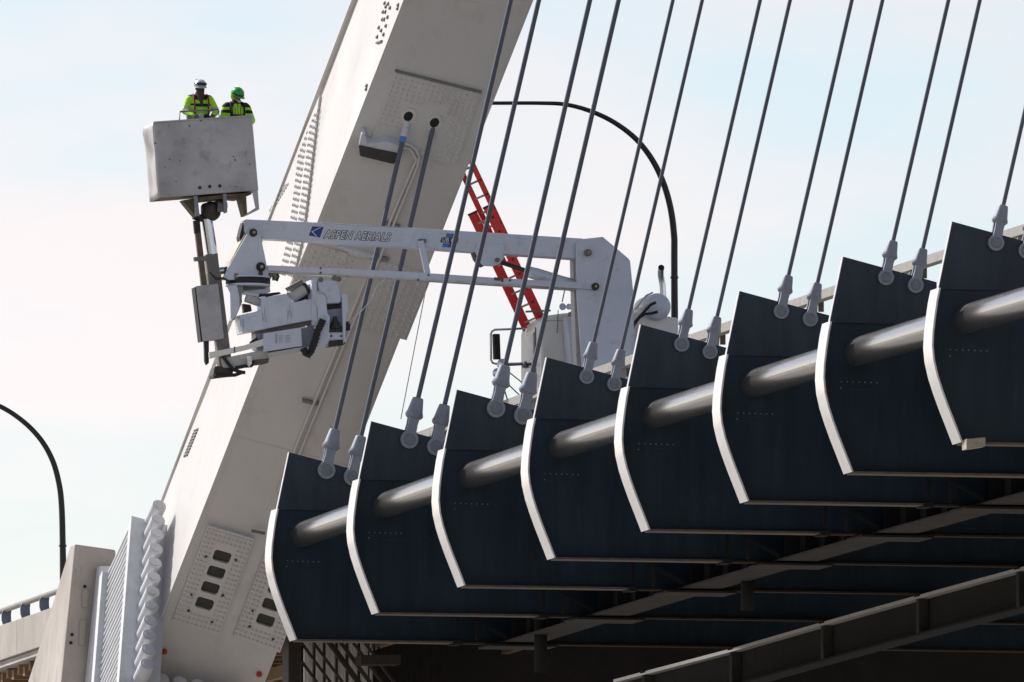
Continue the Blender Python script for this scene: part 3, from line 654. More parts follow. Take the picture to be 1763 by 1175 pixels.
# gusset and lift cylinder
plate([(822, 418), (868, 422), (867, 446), (860, 455), (848, 459), (833, 458), (827, 452), (818, 433)], YB - .26, .05).build('gusset', 'truck_white', tr, bevel=.008)
plate([(815, 432), (828, 444), (833, 459), (828, 456), (820, 446)], YB - .1, .3).build('gusset_back', 'greasy', tr)
MB().lathe(at(856, 448, YB - .27), -YV, [(0, .045), (.03, .045), (.035, .02)], 10).build('cylinder_pin', 'mast', tr)
MB().tube([at(862, 452, YB), at(914, 469, YB)], .042, 14).build('cylinder_rod', 'greasy', tr, smooth=True)
MB().tube([at(908, 468, YB), at(912, 469, YB), at(1000, 497, YB)], [.075, .115, .115], 18).build('cylinder_barrel', 'truck_white', tr, smooth=True)
MB().tube([at(913, 461, YB - .05), at(925, 463, YB - .05), at(970, 477, YB - .05), at(990, 482, YB - .05)], .014, 6).build('hydraulic_line', 'dirty_white', tr, smooth=True)
# lettering and decals on the boom side
def decal(pts, mat_, off=.004, parent=tr, Y=YB - .2): return MB().prism([at(x, y, Y - off) for x, y in pts], (0, .0015, 0)).build('decal', mat_, parent)
def lettering(txt, p0, p1, hpx, Y, fill, line, parent, shear=.35, thick=.018):
    a, b = at(*p0, Y), at(*p1, Y); xd = (b - a); wid = xd.length; xd.normalize(); zd = YV.cross(xd) * -1
    if zd.z < 0: zd = -zd
    hm = hpx / PPM
    o0 = ORG[parent.name]
    def glyphs(offs):
        cu = bpy.data.curves.new('t', 'FONT'); cu.body = txt; cu.shear = shear; cu.size = 1; cu.offset = offs; cu.space_character = 1.1; cu.resolution_u = 3
        ob = bpy.data.objects.new('t', cu); col.objects.link(ob)
        me = bpy.data.meshes.new_from_object(ob.evaluated_get(bpy.context.evaluated_depsgraph_get()))
        col.objects.unlink(ob); bpy.data.objects.remove(ob)
        vs = [v.co.copy() for v in me.vertices]; fs = [tuple(p.vertices) for p in me.polygons]; bpy.data.meshes.remove(me); return vs, fs
    vs, fs = glyphs(.012)
    x0, x1 = min(v.x for v in vs), max(v.x for v in vs); y0_, y1_ = min(v.y for v in vs), max(v.y for v in vs)
    sx = wid / (x1 - x0); sy = hm / (y1_ - y0_)
    def put(v, du, dv, lift): return a + xd * ((v.x - x0) * sx + du) + zd * ((v.y - y0_) * sy + dv) - YV * lift
    ol = MB()
    for k in range(8):
        an_ = k * math.pi / 4; ol.add([put(v, math.cos(an_) * thick, math.sin(an_) * thick, .003 + k * .0001) for v in vs], fs)
    tag(ol.build('lettering_outline', line, parent), kind='stuff')
    tag(MB().add([put(v, 0, 0, .006) for v in vs], fs).build('lettering', fill, parent), kind='stuff')
lettering('ASPEN AERIALS', (557, 410.5), (673, 416), 14, YB - .2, 'letter_white', 'ink', tr, thick=.012)
decal([(534.5, 389), (560, 390.2), (552.5, 412), (528.5, 408.2)], 'letter_white', .003)
decal([(537.5, 390), (557.5, 391), (551, 409.6), (531.5, 406)], 'blue_decal', .006)
decal([(551, 391.8), (553, 392), (538.6, 399.2), (546.4, 407.6), (544.6, 407.4), (536, 399)], 'letter_white', .009)
decal([(769, 402), (783, 403), (782, 409.5), (767, 408.5)], 'blue_decal_light'); decal([(763, 419), (776, 420), (774, 426.5), (761, 425.5)], 'blue_decal_light')
decal([(779, 402.7), (787, 403.2), (778, 426.8), (772, 426.4)], 'blue_decal', .005)
decal([(760.5, 408.5), (790, 410), (787, 419.5), (758, 417.5)], 'ink', .006)
lettering('UB 60', (761.5, 416.6), (785, 418.2), 7.6, YB - .2 - .007, 'letter_white', 'ink', tr, shear=.1, thick=.002)
# cab
YC = YB + 2.4
cabm = MB()
cz0 = at(960, 880, YC).z
def cb(x, y, dy=0): p = at(x, y, YC); return V((p.x, YC + dy, p.z))
rear = [(931, 800), (931, 565), (934, 551), (944, 543), (975, 539), (1050, 538), (1130, 538), (1142, 545), (1146, 565), (1146, 800)]
cabm.prism([cb(x, y) for x, y in rear], (0, 1.75, 0))
cab = cabm.build('cab', 'truck_cream', tr, bevel=.05)
plate([(934, 552.5), (1050, 550), (1050, 551), (934, 553.5)], YC - .006, .02).build('cab_seam', 'rung', tr)
sx = cb(931, 600).x - .004
for nm, y0_, y1_, z0_, z1_, mt_ in (('side_window', .55, 1.35, 568, 626, 'dark_glass'), ('door_gap', .42, .45, 560, 760, 'greasy')):
    a, b = cb(931, z0_).z, cb(931, z1_).z
    MB().prism([(sx, YC + y0_, a), (sx, YC + y1_, a - .05), (sx, YC + y1_, b), (sx, YC + y0_, b)], (-.012, 0, 0)).build(nm, mt_, tr)
# equipment cabinet and vents behind the cab
plate([(976, 546), (998, 544), (1002, 640), (984, 640)], YC - .45, .4).build('cabinet', 'truck_white', tr, bevel=.01)
plate([(991, 554), (994, 554), (996, 559), (989, 559)], YC - .456, .01).build('cabinet_latch', 'faded_ink', tr)
plate([(988.5, 565), (994, 565), (994, 571.5), (988.5, 571.5)], YC - .458, .01).build('cabinet_latch', 'ink', tr)
plate([(998, 545), (1000, 545), (1006, 640), (1003.5, 640)], YC - .457, .01).build('cabinet_seam', 'ink', tr)
plate([(984, 536), (998, 535), (998, 546), (984, 546)], YC - .4, .3).build('control_box', 'mast', tr, bevel=.01)
for k in range(9):
    plate([(974 + k * .3, 566 + k * 6), (979 + k * .3, 566 + k * 6), (979 + k * .3, 569 + k * 6), (974 + k * .3, 569 + k * 6)], YC - .012, .015).build('vent', 'rung', tr)
for (x, r) in ((967, .07), (978, .06)):
    c = at(x, 529, YC + .4); MB().lathe(c + YV * .1, -YV, [(0, .02), (.05, .03), (.1, r * .7), (.18, r), (.19, r * .85)], 16).build('air_horn', 'chrome', tr, smooth=True)
MB().tube([at(968, 520, YC + .3), at(970, 510, YC + .2), at(972, 501, YC)], .012, 6).build('horn_wire', 'mast', tr)
MB().tube([at(961, 534, YC - .02), at(960, 560, YC - .03), at(959, 574, YC - .03)], .008, 6).build('loose_wire', 'mast', tr)
MB().tube([at(905, 537, YC + 1.0), at(948, 535, YC + .8)], .02, 8).build('aerial_bar', 'mast', tr)
# mirror
mi_y = YC + 1.3
def mt2(pts, r, nm, mt_): MB().tube([at(x, y, mi_y) for x, y in pts], r, 8).build(nm, mt_, tr, smooth=True)
mt2([(916, 565), (880, 567), (852, 568), (847, 571), (845, 576), (845.5, 620), (848, 625), (854, 627), (900, 626)], .022, 'mirror_arm', 'chrome')
MB().prism([at(x, y, mi_y - .05) for x, y in [(849, 575), (861, 575), (862.5, 619), (850.5, 619)]], (0, .1, 0)).build('mirror', 'dark_glass', tr, bevel=.015)
for (x, y, r) in ((865, 628, .115), (856, 643, .10)):
    MB().lathe(at(x, y, mi_y), -YV, [(-.05, r * .3), (0, r * .9), (.02, r), (.03, r * .96), (.045, r * .5)], 20).build('round_mirror', 'chrome', tr, smooth=True)
mt2([(868, 630), (905, 628)], .014, 'mirror_brace', 'mast'); mt2([(870, 636), (900, 660)], .012, 'mirror_brace', 'mast'); mt2([(862, 650), (898, 684)], .012, 'mirror_brace', 'mast')
mt2([(862, 650), (877, 700)], .014, 'mirror_brace', 'mast')
MB().prism([at(x, y, mi_y - .1) for x, y in [(900, 632), (909, 615), (916, 604), (916, 640), (910, 634)]], (0, .15, 0)).build('mirror_bracket', 'socket', tr, bevel=.01)
mt2([(907, 566), (908, 640), (909, 720)], .03, 'grab_rail', 'chrome')
plate([(908, 569), (915, 569), (915, 612), (911, 612)], YC + 1.2, .02).build('quarter_window', 'dark_glass', tr)
# tank, exhaust, hoses, chassis box
plate([(1098, 560), (1096, 545), (1120, 540), (1168, 548), (1168, 790), (1098, 790)], YC - .1, .9).build('tank_frame', 'truck_cream', tr, bevel=.02)
c = at(1133, 528, YC - .25)
MB().lathe(c, YV, [(-.03, .02), (-.025, .16), (0, .235), (.04, .262), (1.0, .262), (1.05, .2)], 32).build('oil_tank', 'truck_white', tr, smooth=True)
MB().tube([at(1142, 515, YC + .3), at(1140.5, 490, YC + .3), at(1137.5, 474, YC + .28), at(1137.5, 466, YC + .2), at(1138.5, 461, YC + .08)], .062, 16, cap=False).build('exhaust_stack', 'chrome', tr, smooth=True)
MB().tube([at(1137.8, 465.5, YC + .19), at(1138.5, 461.2, YC + .083)], .055, 14).build('exhaust_mouth', 'hole', tr)
for pth in ([(1129, 521), (1120, 525), (1110, 536), (1098, 549), (1088, 562), (1084, 580), (1083, 640)], [(1132, 537), (1122, 540), (1110, 541), (1100, 548), (1090, 562), (1086, 585), (1085, 640)], [(1072, 640), (1070, 600), (1066, 580), (1070, 560), (1082, 545), (1090, 535)]):
    MB().tube([at(x, y, YC - .4) for x, y in pth], .028, 8).build('hose', 'rubber', tr, smooth=True)
MB().tube([at(x, y, YC - .1) for x, y in [(1093, 534), (1105, 518), (1113, 509), (1124, 504)]], .018, 8).build('pipe_line', 'dirty_white', tr, smooth=True)
MB().lathe(at(1107, 528, YC), -YV, [(0, .08), (.3, .08), (.32, .05)], 14).build('filter_can', 'truck_cream', tr, smooth=True)
# chassis and wheels behind the parapet
zdk = DZ + .12
cxm = at(1040, 800, YC).x
MB().box((cxm, YC + .5, zdk + .95), (1.1, 0, 0), (0, 4.5, 0), (0, 0, .22)).build('chassis', 'black_paint', tr, bevel=.02)
MB().box((cxm, YB - .3, zdk + 1.5), (1.15, 0, 0), (0, 1.6, 0), (0, 0, .3)).build('turntable_bed', 'truck_white', tr, bevel=.02)
for sx_ in (-1, 1):
    for yy in (-3.2, -1.9, 3.2):
        w = MB().lathe((cxm + sx_ * .92 + .16, YC + .5 + yy, zdk + .5), (-1, 0, 0), [(0, .3), (.02, .46), (.06, .5), (.26, .5), (.30, .46), (.32, .3)], 24).build('wheel', 'rubber', tr, smooth=True)
        r_ = MB().lathe((cxm + sx_ * .92 + .17, YC + .5 + yy, zdk + .5), (-1, 0, 0), [(0, .27), (.05, .29), (.29, .29), (.34, .12)], 20); 
        ob = r_.build('rim', 'chrome', tr, smooth=True); ob.parent = w

# ---- folded second boom, rotator, mast
plate([(427, 400), (432, 393), (440, 392), (447, 397), (449, 408), (456, 440), (462, 470), (462, 479), (382, 483), (400, 448)], YB - .29, .05).build('knuckle_plate', 'truck_white', tr, bevel=.008)
plate([(430, 402), (447, 400), (456, 440), (462, 478), (386, 482), (402, 448)], YB + .24, .05).build('knuckle_plate', 'truck_white', tr, bevel=.008)
plate([(384, 482), (386, 478), (404, 448), (424, 405), (421, 404), (398, 448)], YB - .23, .46).build('knuckle_rib', 'rung', tr)
for (x, y, r, mt_) in ((436, 401, .065, 'greasy'), (449, 460, .075, 'rubber')):
    c = at(x, y, YB - .30); MB().lathe(c, -YV, [(0, r * 1.25), (.01, r * 1.2), (.012, r), (.07, r), (.075, r * .8)], 16).build('pivot_pin', mt_, tr, smooth=True)
    MB().lathe(c - YV * .075, -YV, [(0, r * .45), (.02, r * .45)], 6).build('pin_nut', 'rung', tr)
plate([(446, 466), (452, 466), (453, 482), (446, 482)], YB - .33, .03).build('bracket', 'greasy', tr)
plate([(404, 471), (410, 471), (411, 480), (404, 480)], YB - .33, .05).build('bracket', 'mast', tr)
plate([(455, 470), (472, 467), (480, 472), (480, 482), (472, 482), (472, 476), (456, 477)], YB - .22, .2).build('valve_bracket', 'mast', tr, bevel=.01)
MB().tube([at(464, 468, YB - .2), at(476, 469, YB - .2), at(479, 476, YB - .2), at(476, 484, YB - .2)], .03, 8).build('hose', 'rubber', tr, smooth=True)
MB().tube([at(364, 469, YB - .1), at(385, 466, YB - .1)], [.075, .07], 14).build('motor', 'chrome', tr, smooth=True)
MB().tube([at(384, 466, YB - .1), at(392, 464, YB - .1)], .06, 12).build('motor_flange', 'greasy', tr, smooth=True)
c = at(427, 485, YB)
MB().lathe(c + V((0, 0, -.055)), V((0, 0, 1)), [(0, .40), (.01, .43), (.10, .43), (.11, .40)], 36).build('slew_ring', 'rubber', tr, smooth=True)
MB().lathe(c + V((0, 0, .06)), V((0, 0, 1)), [(0, .45), (.025, .45)], 36).build('ring_flange', 'truck_white', tr, smooth=True)
MB().lathe(c + V((0, 0, -.10)), V((0, 0, 1)), [(0, .43), (.04, .43)], 36).build('ring_flange', 'truck_white', tr, smooth=True)
plate([(391, 492), (408, 491), (412, 510), (413, 530), (404, 548), (400, 551), (398, 547), (397, 505)], YB - .30, .06).build('hanger_lug', 'truck_white', tr, bevel=.008)
plate([(410, 492), (415, 492), (417, 520), (411, 535), (404, 551), (401, 551), (409, 530)], YB - .24, .4).build('lug_rib', 'socket', tr)
plate([(412, 492), (464, 489), (466, 503), (440, 508), (414, 504)], YB - .05, .3).build('hanger_block', 'truck_white', tr, bevel=.01)
plate([(419, 493), (457, 491), (457, 498), (419, 501)], YB - .06, .02).build('block_recess', 'mast', tr)
MB().tube([at(423, 513, YB - .1), at(450, 522, YB - .1)], .085, 14).build('slew_cylinder', 'dirty_white', tr, smooth=True)
plate([(419, 502), (446, 507), (445, 511), (420, 507)], YB - .16, .12).build('cylinder_guard', 'truck_white', tr)
plate([(445, 507), (481, 503), (484, 506), (460, 511), (446, 511)], YB - .1, .2).build('hose_tray', 'rubber', tr)
plate([(418, 523), (432, 525), (434, 536), (420, 539)], YB + .05, .15).build('link_block', 'greasy', tr, bevel=.01)
# upper folded boom
plate([(412, 543), (440, 537), (449, 533), (452, 513), (492, 506), (500, 518), (504, 521), (536, 515), (538, 551), (500, 558), (455, 567), (418, 574)], YB - .33, .55).build('second_boom', 'truck_white', tr, bevel=.012)
plate([(449, 511), (457, 510), (462, 538), (461, 560), (452, 562), (451, 540)], YB - .345, .02).build('wear_pad', 'truck_white', tr, bevel=.006)
plate([(494, 507), (500, 520), (503, 540), (502, 555), (494, 557), (495, 535)], YB - .345, .02).build('wear_pad', 'truck_white', tr, bevel=.006)
for (x, y, h_) in ((452, 545, 6), (456, 538, 8), (458, 551, 5), (454, 550, 3), (496, 540, 6), (499, 534, 9), (502, 542, 6), (414, 556, 7), (419, 558, 8)):
    plate([(x - .5, y - h_), (x + .6, y - h_), (x + .6, y + h_), (x - .5, y + h_)], YB - .352, .008).build('pad_slot', 'faded_ink', tr)
plate([(440, 569), (498, 558), (538, 550), (538, 557), (512, 566), (440, 582)], YB - .18, .4).build('boom_lower_rail', 'mast', tr)  # brown rail along the underside of the second boom
# tilt cylinder
MB().tube([at(499, 514, YB - .12), at(526, 497, YB - .12)], .115, 18).build('tilt_cylinder', 'dirty_white', tr, smooth=True)
MB().tube([at(524, 498, YB - .12), at(529, 495, YB - .12)], .125, 18).build('cylinder_head', 'greasy', tr, smooth=True)
MB().tube([at(528, 496, YB - .12), at(540, 489, YB - .12)], .04, 12).build('cylinder_rod', 'chrome', tr, smooth=True)
plate([(495, 495), (518, 482), (522, 484), (522, 489), (499, 500)], YB - .2, .25).build('cylinder_cover', 'mast', tr)
plate([(502, 520), (520, 507), (536, 501), (536, 513), (504, 522)], YB - .02, .2).build('cradle', 'greasy', tr)
# end knuckle
plate([(538, 481), (545, 479), (546, 520), (545, 562), (538, 560), (536, 520)], YB - .36, .62).build('knuckle_post', 'truck_white', tr, bevel=.01)
plate([(546, 483), (580, 479), (583, 495), (588, 517), (585, 522), (563, 523), (560, 508), (549, 500)], YB - .30, .45).build('knuckle_cap', 'truck_white', tr, bevel=.02)
for (x, y) in ((552, 482), (575, 479), (583, 481)):
    MB().lathe(at(x, y, YB - .3), -YV, [(0, .05), (.03, .05), (.04, .03)], 10).build('cap_bolt', 'mast', tr)
plate([(545, 508), (560, 508), (564, 540), (568, 545), (566, 590), (555, 599), (545, 598), (549, 560)], YB - .38, .08).build('knuckle_plate', 'truck_white', tr, bevel=.01)
plate([(589, 506), (598, 506), (600, 538), (596, 540), (595, 585), (592, 592), (590, 560)], YB - .34, .08).build('knuckle_plate', 'truck_white', tr, bevel=.01)
plate([(563, 534), (594, 530), (595, 570), (565, 571)], YB - .22, .3).build('knuckle_core', 'socket', tr)
plate([(562, 516), (592, 512), (592, 531), (563, 534)], YB - .05, .2).build('core_gap', 'greasy', tr)
MB().lathe(at(577, 566, YB - .26), V((0, 0, 1)), [(0, .10), (.10, .09), (.16, .05), (.22, .04), (.24, .02)], 12).build('grease_fitting', 'greasy', tr, smooth=True)
plate([(566, 562), (592, 562), (592, 572), (566, 572)], YB - .27, .1).build('core_shelf', 'greasy', tr)
plate([(567, 573), (591, 573), (591, 585), (567, 585)], YB - .29, .12).build('cross_plate', 'truck_white', tr, bevel=.008)
for x in (570, 587): MB().lathe(at(x, 579, YB - .29), -YV, [(0, .02), (.02, .02)], 8).build('plate_bolt', 'greasy', tr)
plate([(565, 587), (592, 585), (595, 592), (592, 594), (566, 597)], YB - .24, .35).build('knuckle_foot', 'greasy', tr, bevel=.01)
plate([(596, 554), (603, 553), (603, 569), (596, 569)], YB - .2, .12).build('end_stop', 'rubber', tr, bevel=.008)
# corrugated hose at the knuckle
hp_ = [at(x, y, YB - .46) for x, y in [(556, 551), (552, 560), (547, 570), (544, 582), (540, 594), (536, 604), (531, 611), (526, 608), (521, 598)]]
sm, sr = [], []
for k in range(len(hp_) - 1):
    for q in range(6):
        sm.append(hp_[k].lerp(hp_[k + 1], q / 6)); sr.append(.062 if (k * 6 + q) % 3 else .078)
MB().tube(sm, sr, 14).build('corrugated_hose', 'rubber', tr, smooth=True, angle=60)
# lower folded boom with its cover
plate([(440, 575), (520, 566), (540, 560), (546, 596), (524, 598), (455, 609), (441, 600)], YB - .22, .4).build('third_boom', 'socket', tr, bevel=.01)
plate([(454.5, 574), (518.5, 564), (520.5, 596), (455, 606)], YB - .40, .16).build('boom_cover', 'truck_white', tr, bevel=.01)
plate([(461, 608), (520, 598), (520, 604), (462, 614)], YB - .36, .3).build('cover_base', 'dirty_white', tr)
decal([(474, 575), (477.5, 574.4), (477.5, 591), (474, 591.6)], 'faded_ink', .004, tr, YB - .40)
for k in range(4):
    for (xa, xb) in ((480, 487), (491, 500)):
        decal([(xa, 578 + k * 3.6), (xb, 576.6 + k * 3.6), (xb, 578.2 + k * 3.6), (xa, 579.6 + k * 3.6)], 'faded_ink', .004, tr, YB - .40)
plate([(380, 618), (440, 605), (462, 602), (463, 624), (430, 630), (384, 634)], YB - .25, .45).build('third_boom_tip', 'dirty_white', tr, bevel=.012)
plate([(360, 607), (420, 595), (455, 583), (455, 595), (420, 604), (361, 618)], YB - .34, .08).build('link_arm', 'truck_cream', tr, bevel=.008)
plate([(403, 597), (405, 597), (405, 608), (403, 608)], YB - .346, .01).build('arm_joint', 'ink', tr)
MB().tube([at(427, 598, YB - .3), at(432, 590, YB - .3), at(443, 583, YB - .3)], .025, 8).build('hose', 'rubber', tr, smooth=True)
plate([(436, 620), (464, 617), (462, 625), (435, 629)], YB - .3, .4).build('boom_pad', 'brown_steel', tr, bevel=.008)
plate([(427, 614), (433, 614), (434, 626), (429, 632), (426, 628)], YB - .36, .05).build('latch', 'truck_cream', tr, bevel=.006)
MB().lathe(at(416, 616, YB - .26), -YV, [(0, .05), (.008, .05), (.01, .04)], 14).build('eye_boss', 'dirty_white', tr, smooth=True)
for pth in ([(383, 612), (392, 625), (402, 637), (415, 641), (422, 642)], [(405, 634), (420, 631), (433, 630), (437, 622)], [(370, 645), (385, 647), (405, 646), (418, 641)]):
    MB().tube([at(x, y, YB - .3) for x, y in pth], .035, 8).build('hose', 'rubber', tr, smooth=True)
plate([(370, 632), (374, 630), (392, 634), (402, 638), (400, 647), (368, 651), (367, 646)], YB - .25, .4).build('mast_foot', 'greasy', tr, bevel=.01)
# mast, cylinder and control box under the bucket
bar(at(367, 470, YB - .1), at(388, 640, YB - .1), .125, .12).build('mast', 'mast', tr, bevel=.012)
bar(at(363, 438, YB - .1), at(367, 474, YB - .1), .115, .11).build('mast_sleeve', 'mast', tr, bevel=.012)
MB().tube([at(356, 378, YB - .1), at(366, 442, YB - .1)], .11, 20).build('mast_cylinder', 'chrome', tr, smooth=True)
bar(at(338, 380, YB - .15), at(351, 492, YB - .15), .055, .05).build('guide_rod', 'brown_steel', tr, bevel=.006)
bar(at(338, 380, YB - .15), at(340, 402, YB - .15), .06, .055).build('guide_cap', 'rubber', tr, bevel=.006)
plate([(334, 443), (356, 441), (356, 449), (335, 450)], YB - .22, .1).build('guide_clamp', 'mast', tr, bevel=.006)
plate([(337, 493), (376, 488), (386, 584), (349, 588)], YB - .32, .25).build('control_box', 'bucket', tr, bevel=.015)
plate([(335, 495), (338, 494), (349, 588), (346, 588)], YB - .3, .3).build('box_lid', 'rubber', tr)
plate([(352, 587), (360, 586), (360, 625), (356, 629), (353, 622)], YB - .2, .12).build('cable_carrier', 'rubber', tr, bevel=.01)
MB().tube([at(361, 470, YB - .2), at(372, 480, YB - .25), at(384, 479, YB - .3), at(396, 486, YB - .3)], .02, 8).build('hose', 'greasy', tr, smooth=True)
tag(MB().tube([at(600, 557, YB - .2), at(612, 545, YB - .2), at(626, 532, YB - .3), at(640, 515, YB - .3), at(650, 490, YB - .3), at(663, 481, YB - .3)], .009, 6).build('tag_line', 'letter_white', org=at(600, 557, YB - .2)), 'thin pale rope strung from the knuckle up to the lower boom link', 'rope')

# ================================================================== BUCKET
YK = YB - .5; BD = .95
bk = thing('work_bucket', 'dented grey metal work bucket raised beside the arch, two workers inside', 'bucket', at(360, 345, YK + .45))
TL, TR, BR, BL = at(264.5, 212, YK), at(434, 200.5, YK), at(445, 328, YK), at(275, 341, YK)
def wall(a, b, c, d, off, name, grid=None, dent=0):
    m = MB().prism([a, b, c, d], off); return m.build(name, 'bucket', bk, bevel=.01)
wall(TL, TR, BR, BL, (0, .035, 0), 'front_wall')
wall(TL + YV * BD, TR + YV * BD, BR + YV * BD, BL + YV * BD, (0, -.03, 0), 'rear_wall')
wall(TR + V((0, .036, 0)), TR + V((0, BD - .031, 0)), BR + V((0, BD - .031, 0)), BR + V((0, .036, 0)), (TL - TR).normalized() * .03, 'right_wall')
# dented left wall
n1, n2 = 9, 12; vs = []; fs = []; random.seed(11)
dx_ = (TR - TL).normalized()
for i in range(n1):
    for j in range(n2):
        u, v = i / (n1 - 1), j / (n2 - 1)
        p = TL.lerp(BL, v) + YV * (.036 + u * (BD - .067))
        d = .075 * math.exp(-((u - .5) / .22) ** 2 - ((v - .38) / .12) ** 2) + .05 * math.exp(-((u - .75) / .2) ** 2 - ((v - .75) / .2) ** 2) - .05 * math.exp(-((u - .9) / .2) ** 2 - ((v - .1) / .15) ** 2) + random.uniform(-.008, .008)
        if u in (0, 1): d *= .3
        vs.append(p + dx_ * d)
for i in range(n1 - 1):
    for j in range(n2 - 1): fs.append((i * n2 + j, (i + 1) * n2 + j, (i + 1) * n2 + j + 1, i * n2 + j + 1))
lw = MB().add(vs, fs).build('dented_left_wall', 'bucket', bk, smooth=True, angle=25)
sd = lw.modifiers.new('solid', 'SOLIDIFY'); sd.thickness = .02; sd.offset = 0
lw['label'] = 'crumpled left wall of the bucket'
dz_ = (BL - TL).normalized()
flo = .32                                             # floor sits above the bottom edge
MB().prism([BL - dz_ * flo + V((.04, .04, 0)), BR - dz_ * flo + V((-.04, .04, 0)), BR - dz_ * flo + V((-.04, BD - .04, 0)), BL - dz_ * flo + V((.04, BD - .04, 0))], dz_ * .04).build('floor', 'mast', bk)
MB().prism([BL + V((0, .04, 0)), BR + V((0, .04, 0)), BR + V((0, BD - .04, 0)), BL + V((0, BD - .04, 0))], -dz_ * .03).build('underside', 'brown_steel', bk)
bar(TL + V((0, .0175, .012)), TR + V((0, .0175, .012)), .014, .03).build('rim', 'bucket', bk)
for (x, y) in ((344, 323.5), (361, 321.5), (378.5, 320.5)):
    MB().lathe(at(x, y, YK - .002), -YV, [(0, .034), (.012, .034), (.014, .018)], 10).build('bolt', 'greasy', bk)
for (x, y, s_) in ((326, 217, 1.4), (346, 208, 1.5), (291, 217, 1), (402, 270, 1), (405, 276, 1.3), (424, 262, 1), (430, 283, 1.2), (292, 275, 1.2), (284, 288, 1), (310, 277, 1), (303, 313, 1), (407, 322, 1), (263.5 + 4, 247, 1.3)):
    MB().prism([at(x - s_, y - s_, YK - .0015), at(x + s_, y - s_ * .6, YK - .0015), at(x + s_ * .8, y + s_, YK - .0015), at(x - s_ * .7, y + s_ * .8, YK - .0015)], (0, -.006, 0)).build('scab', 'greasy', bk)
# brackets beneath
plate([(334, 338), (340, 337), (344, 372), (337, 372)], YK + .05, .06).build('neck_lug', 'socket', bk, bevel=.005)
plate([(384, 334), (390, 333), (391.5, 366), (386, 368)], YK + .05, .06).build('neck_lug', 'socket', bk, bevel=.005)
plate([(314, 345), (335, 342), (338, 374), (331, 366)], YK + .2, .3).build('neck_rib', 'brown_steel', bk)
plate([(340, 340), (384, 335), (384, 342), (341, 346)], YK + .1, .6).build('neck_beam', 'brown_steel', bk, bevel=.01)
plate([(368, 338), (384, 336), (384, 362), (378, 360), (372, 348)], YK + .3, .2).build('neck_rib', 'greasy', bk)
c = at(362, 362, YK + .38)
MB().lathe(c + V((0, 0, -.20)), V((.06, 0, 1)), [(0, .09), (.06, .16), (.12, .19), (.26, .20), (.31, .17), (.33, .12), (.36, .05)], 20).build('rotator', 'greasy', bk, smooth=True)
MB().tube([at(374, 356, YK + .2), at(390, 357, YK + .2)], .10, 14).build('rotator_motor', 'mast', bk, smooth=True)
MB().tube([at(333, 372, YK + .38), at(360, 380, YK + .4)], .07, 12).build('rotator_arm', 'greasy', bk, smooth=True)
MB().tube([at(352, 346, YK + .3), at(357, 342, YK + .3), at(362, 346, YK + .3), at(358, 352, YK + .3)], .008, 6).build('wire', 'greasy', bk)
# step bracket on the right
plate([(430, 330), (444, 328), (446.5, 361), (424, 372), (420.5, 371), (440.5, 358), (435, 331)], YK + .02, .06).build('step_bracket', 'bucket', bk, bevel=.005)
plate([(412, 338), (424, 336), (426, 371), (421, 372)], YK + .06, .35).build('step_side', 'brown_steel', bk, bevel=.005)
plate([(390, 338), (433, 331), (433, 335), (412, 343), (390, 341)], YK + .1, .5).build('step_beam', 'brown_steel', bk)
# tool rail hooked over the rim
MB().tube([at(309, 208, YK + .02), at(310, 192, YK + .02), at(336, 191, YK + .02), at(375, 188, YK + .02), at(378, 204, YK + .02)], .012, 8).build('tool_rail', 'mast', bk)
plate([(310, 192.5), (375, 188.5), (375, 190), (310, 194)], YK + .0, .03).build('rail_strip', 'mast', bk)
for (x, y, s_, mt_) in ((337, 201, 3, 'glove'), (346, 201, 3.4, 'faded_ink'), (356, 202, 4, 'navy_cloth'), (366, 201, 3, 'glove'), (325, 203, 3.6, 'mast')):
    MB().box(at(x, y, YK + .12), (s_ / PPM, 0, 0), (0, .05, 0), (0, 0, s_ * 1.2 / PPM)).build('tool', mt_, bk, bevel=.012)

# ================================================================== WORKERS
def remesh(m, name, voxel, classify, mats, parent=None, org=None, smooth_it=4):
    o0 = ORG[parent.name] if parent else V(org)
    me = bpy.data.meshes.new('tmp'); me.from_pydata([v - o0 for v in m.v], [], m.f)
    bm = bmesh.new(); bm.from_mesh(me); bmesh.ops.recalc_face_normals(bm, faces=bm.faces); bm.to_mesh(me); bm.free()
    ob = bpy.data.objects.new('tmp', me); col.objects.link(ob)
    r = ob.modifiers.new('r', 'REMESH'); r.mode = 'VOXEL'; r.voxel_size = voxel
    s_ = ob.modifiers.new('s', 'SMOOTH'); s_.factor = .5; s_.iterations = smooth_it
    dg = bpy.context.evaluated_depsgraph_get(); me2 = bpy.data.meshes.new_from_object(ob.evaluated_get(dg))
    col.objects.unlink(ob); bpy.data.objects.remove(ob); bpy.data.meshes.remove(me)
    me2.name = name; me2.materials.clear()
    for k in mats: me2.materials.append(M[k])
    for p in me2.polygons: p.material_index = classify(p.center + o0, p.normal); p.use_smooth = True
    o = bpy.data.objects.new(name, me2); col.objects.link(o)
    if parent: o.parent = parent
    else: o.location = o0
    ORG[o.name] = o0
    return o
def capsule(m, a, b, ra, rb):
    a, b = V(a), V(b); d = (b - a)
    m.ball(a, ra, 12, 8); m.ball(b, rb, 12, 8)
    if d.length > 1e-4: m.lathe(a, d, [(0, ra), (d.length, rb)], 12)
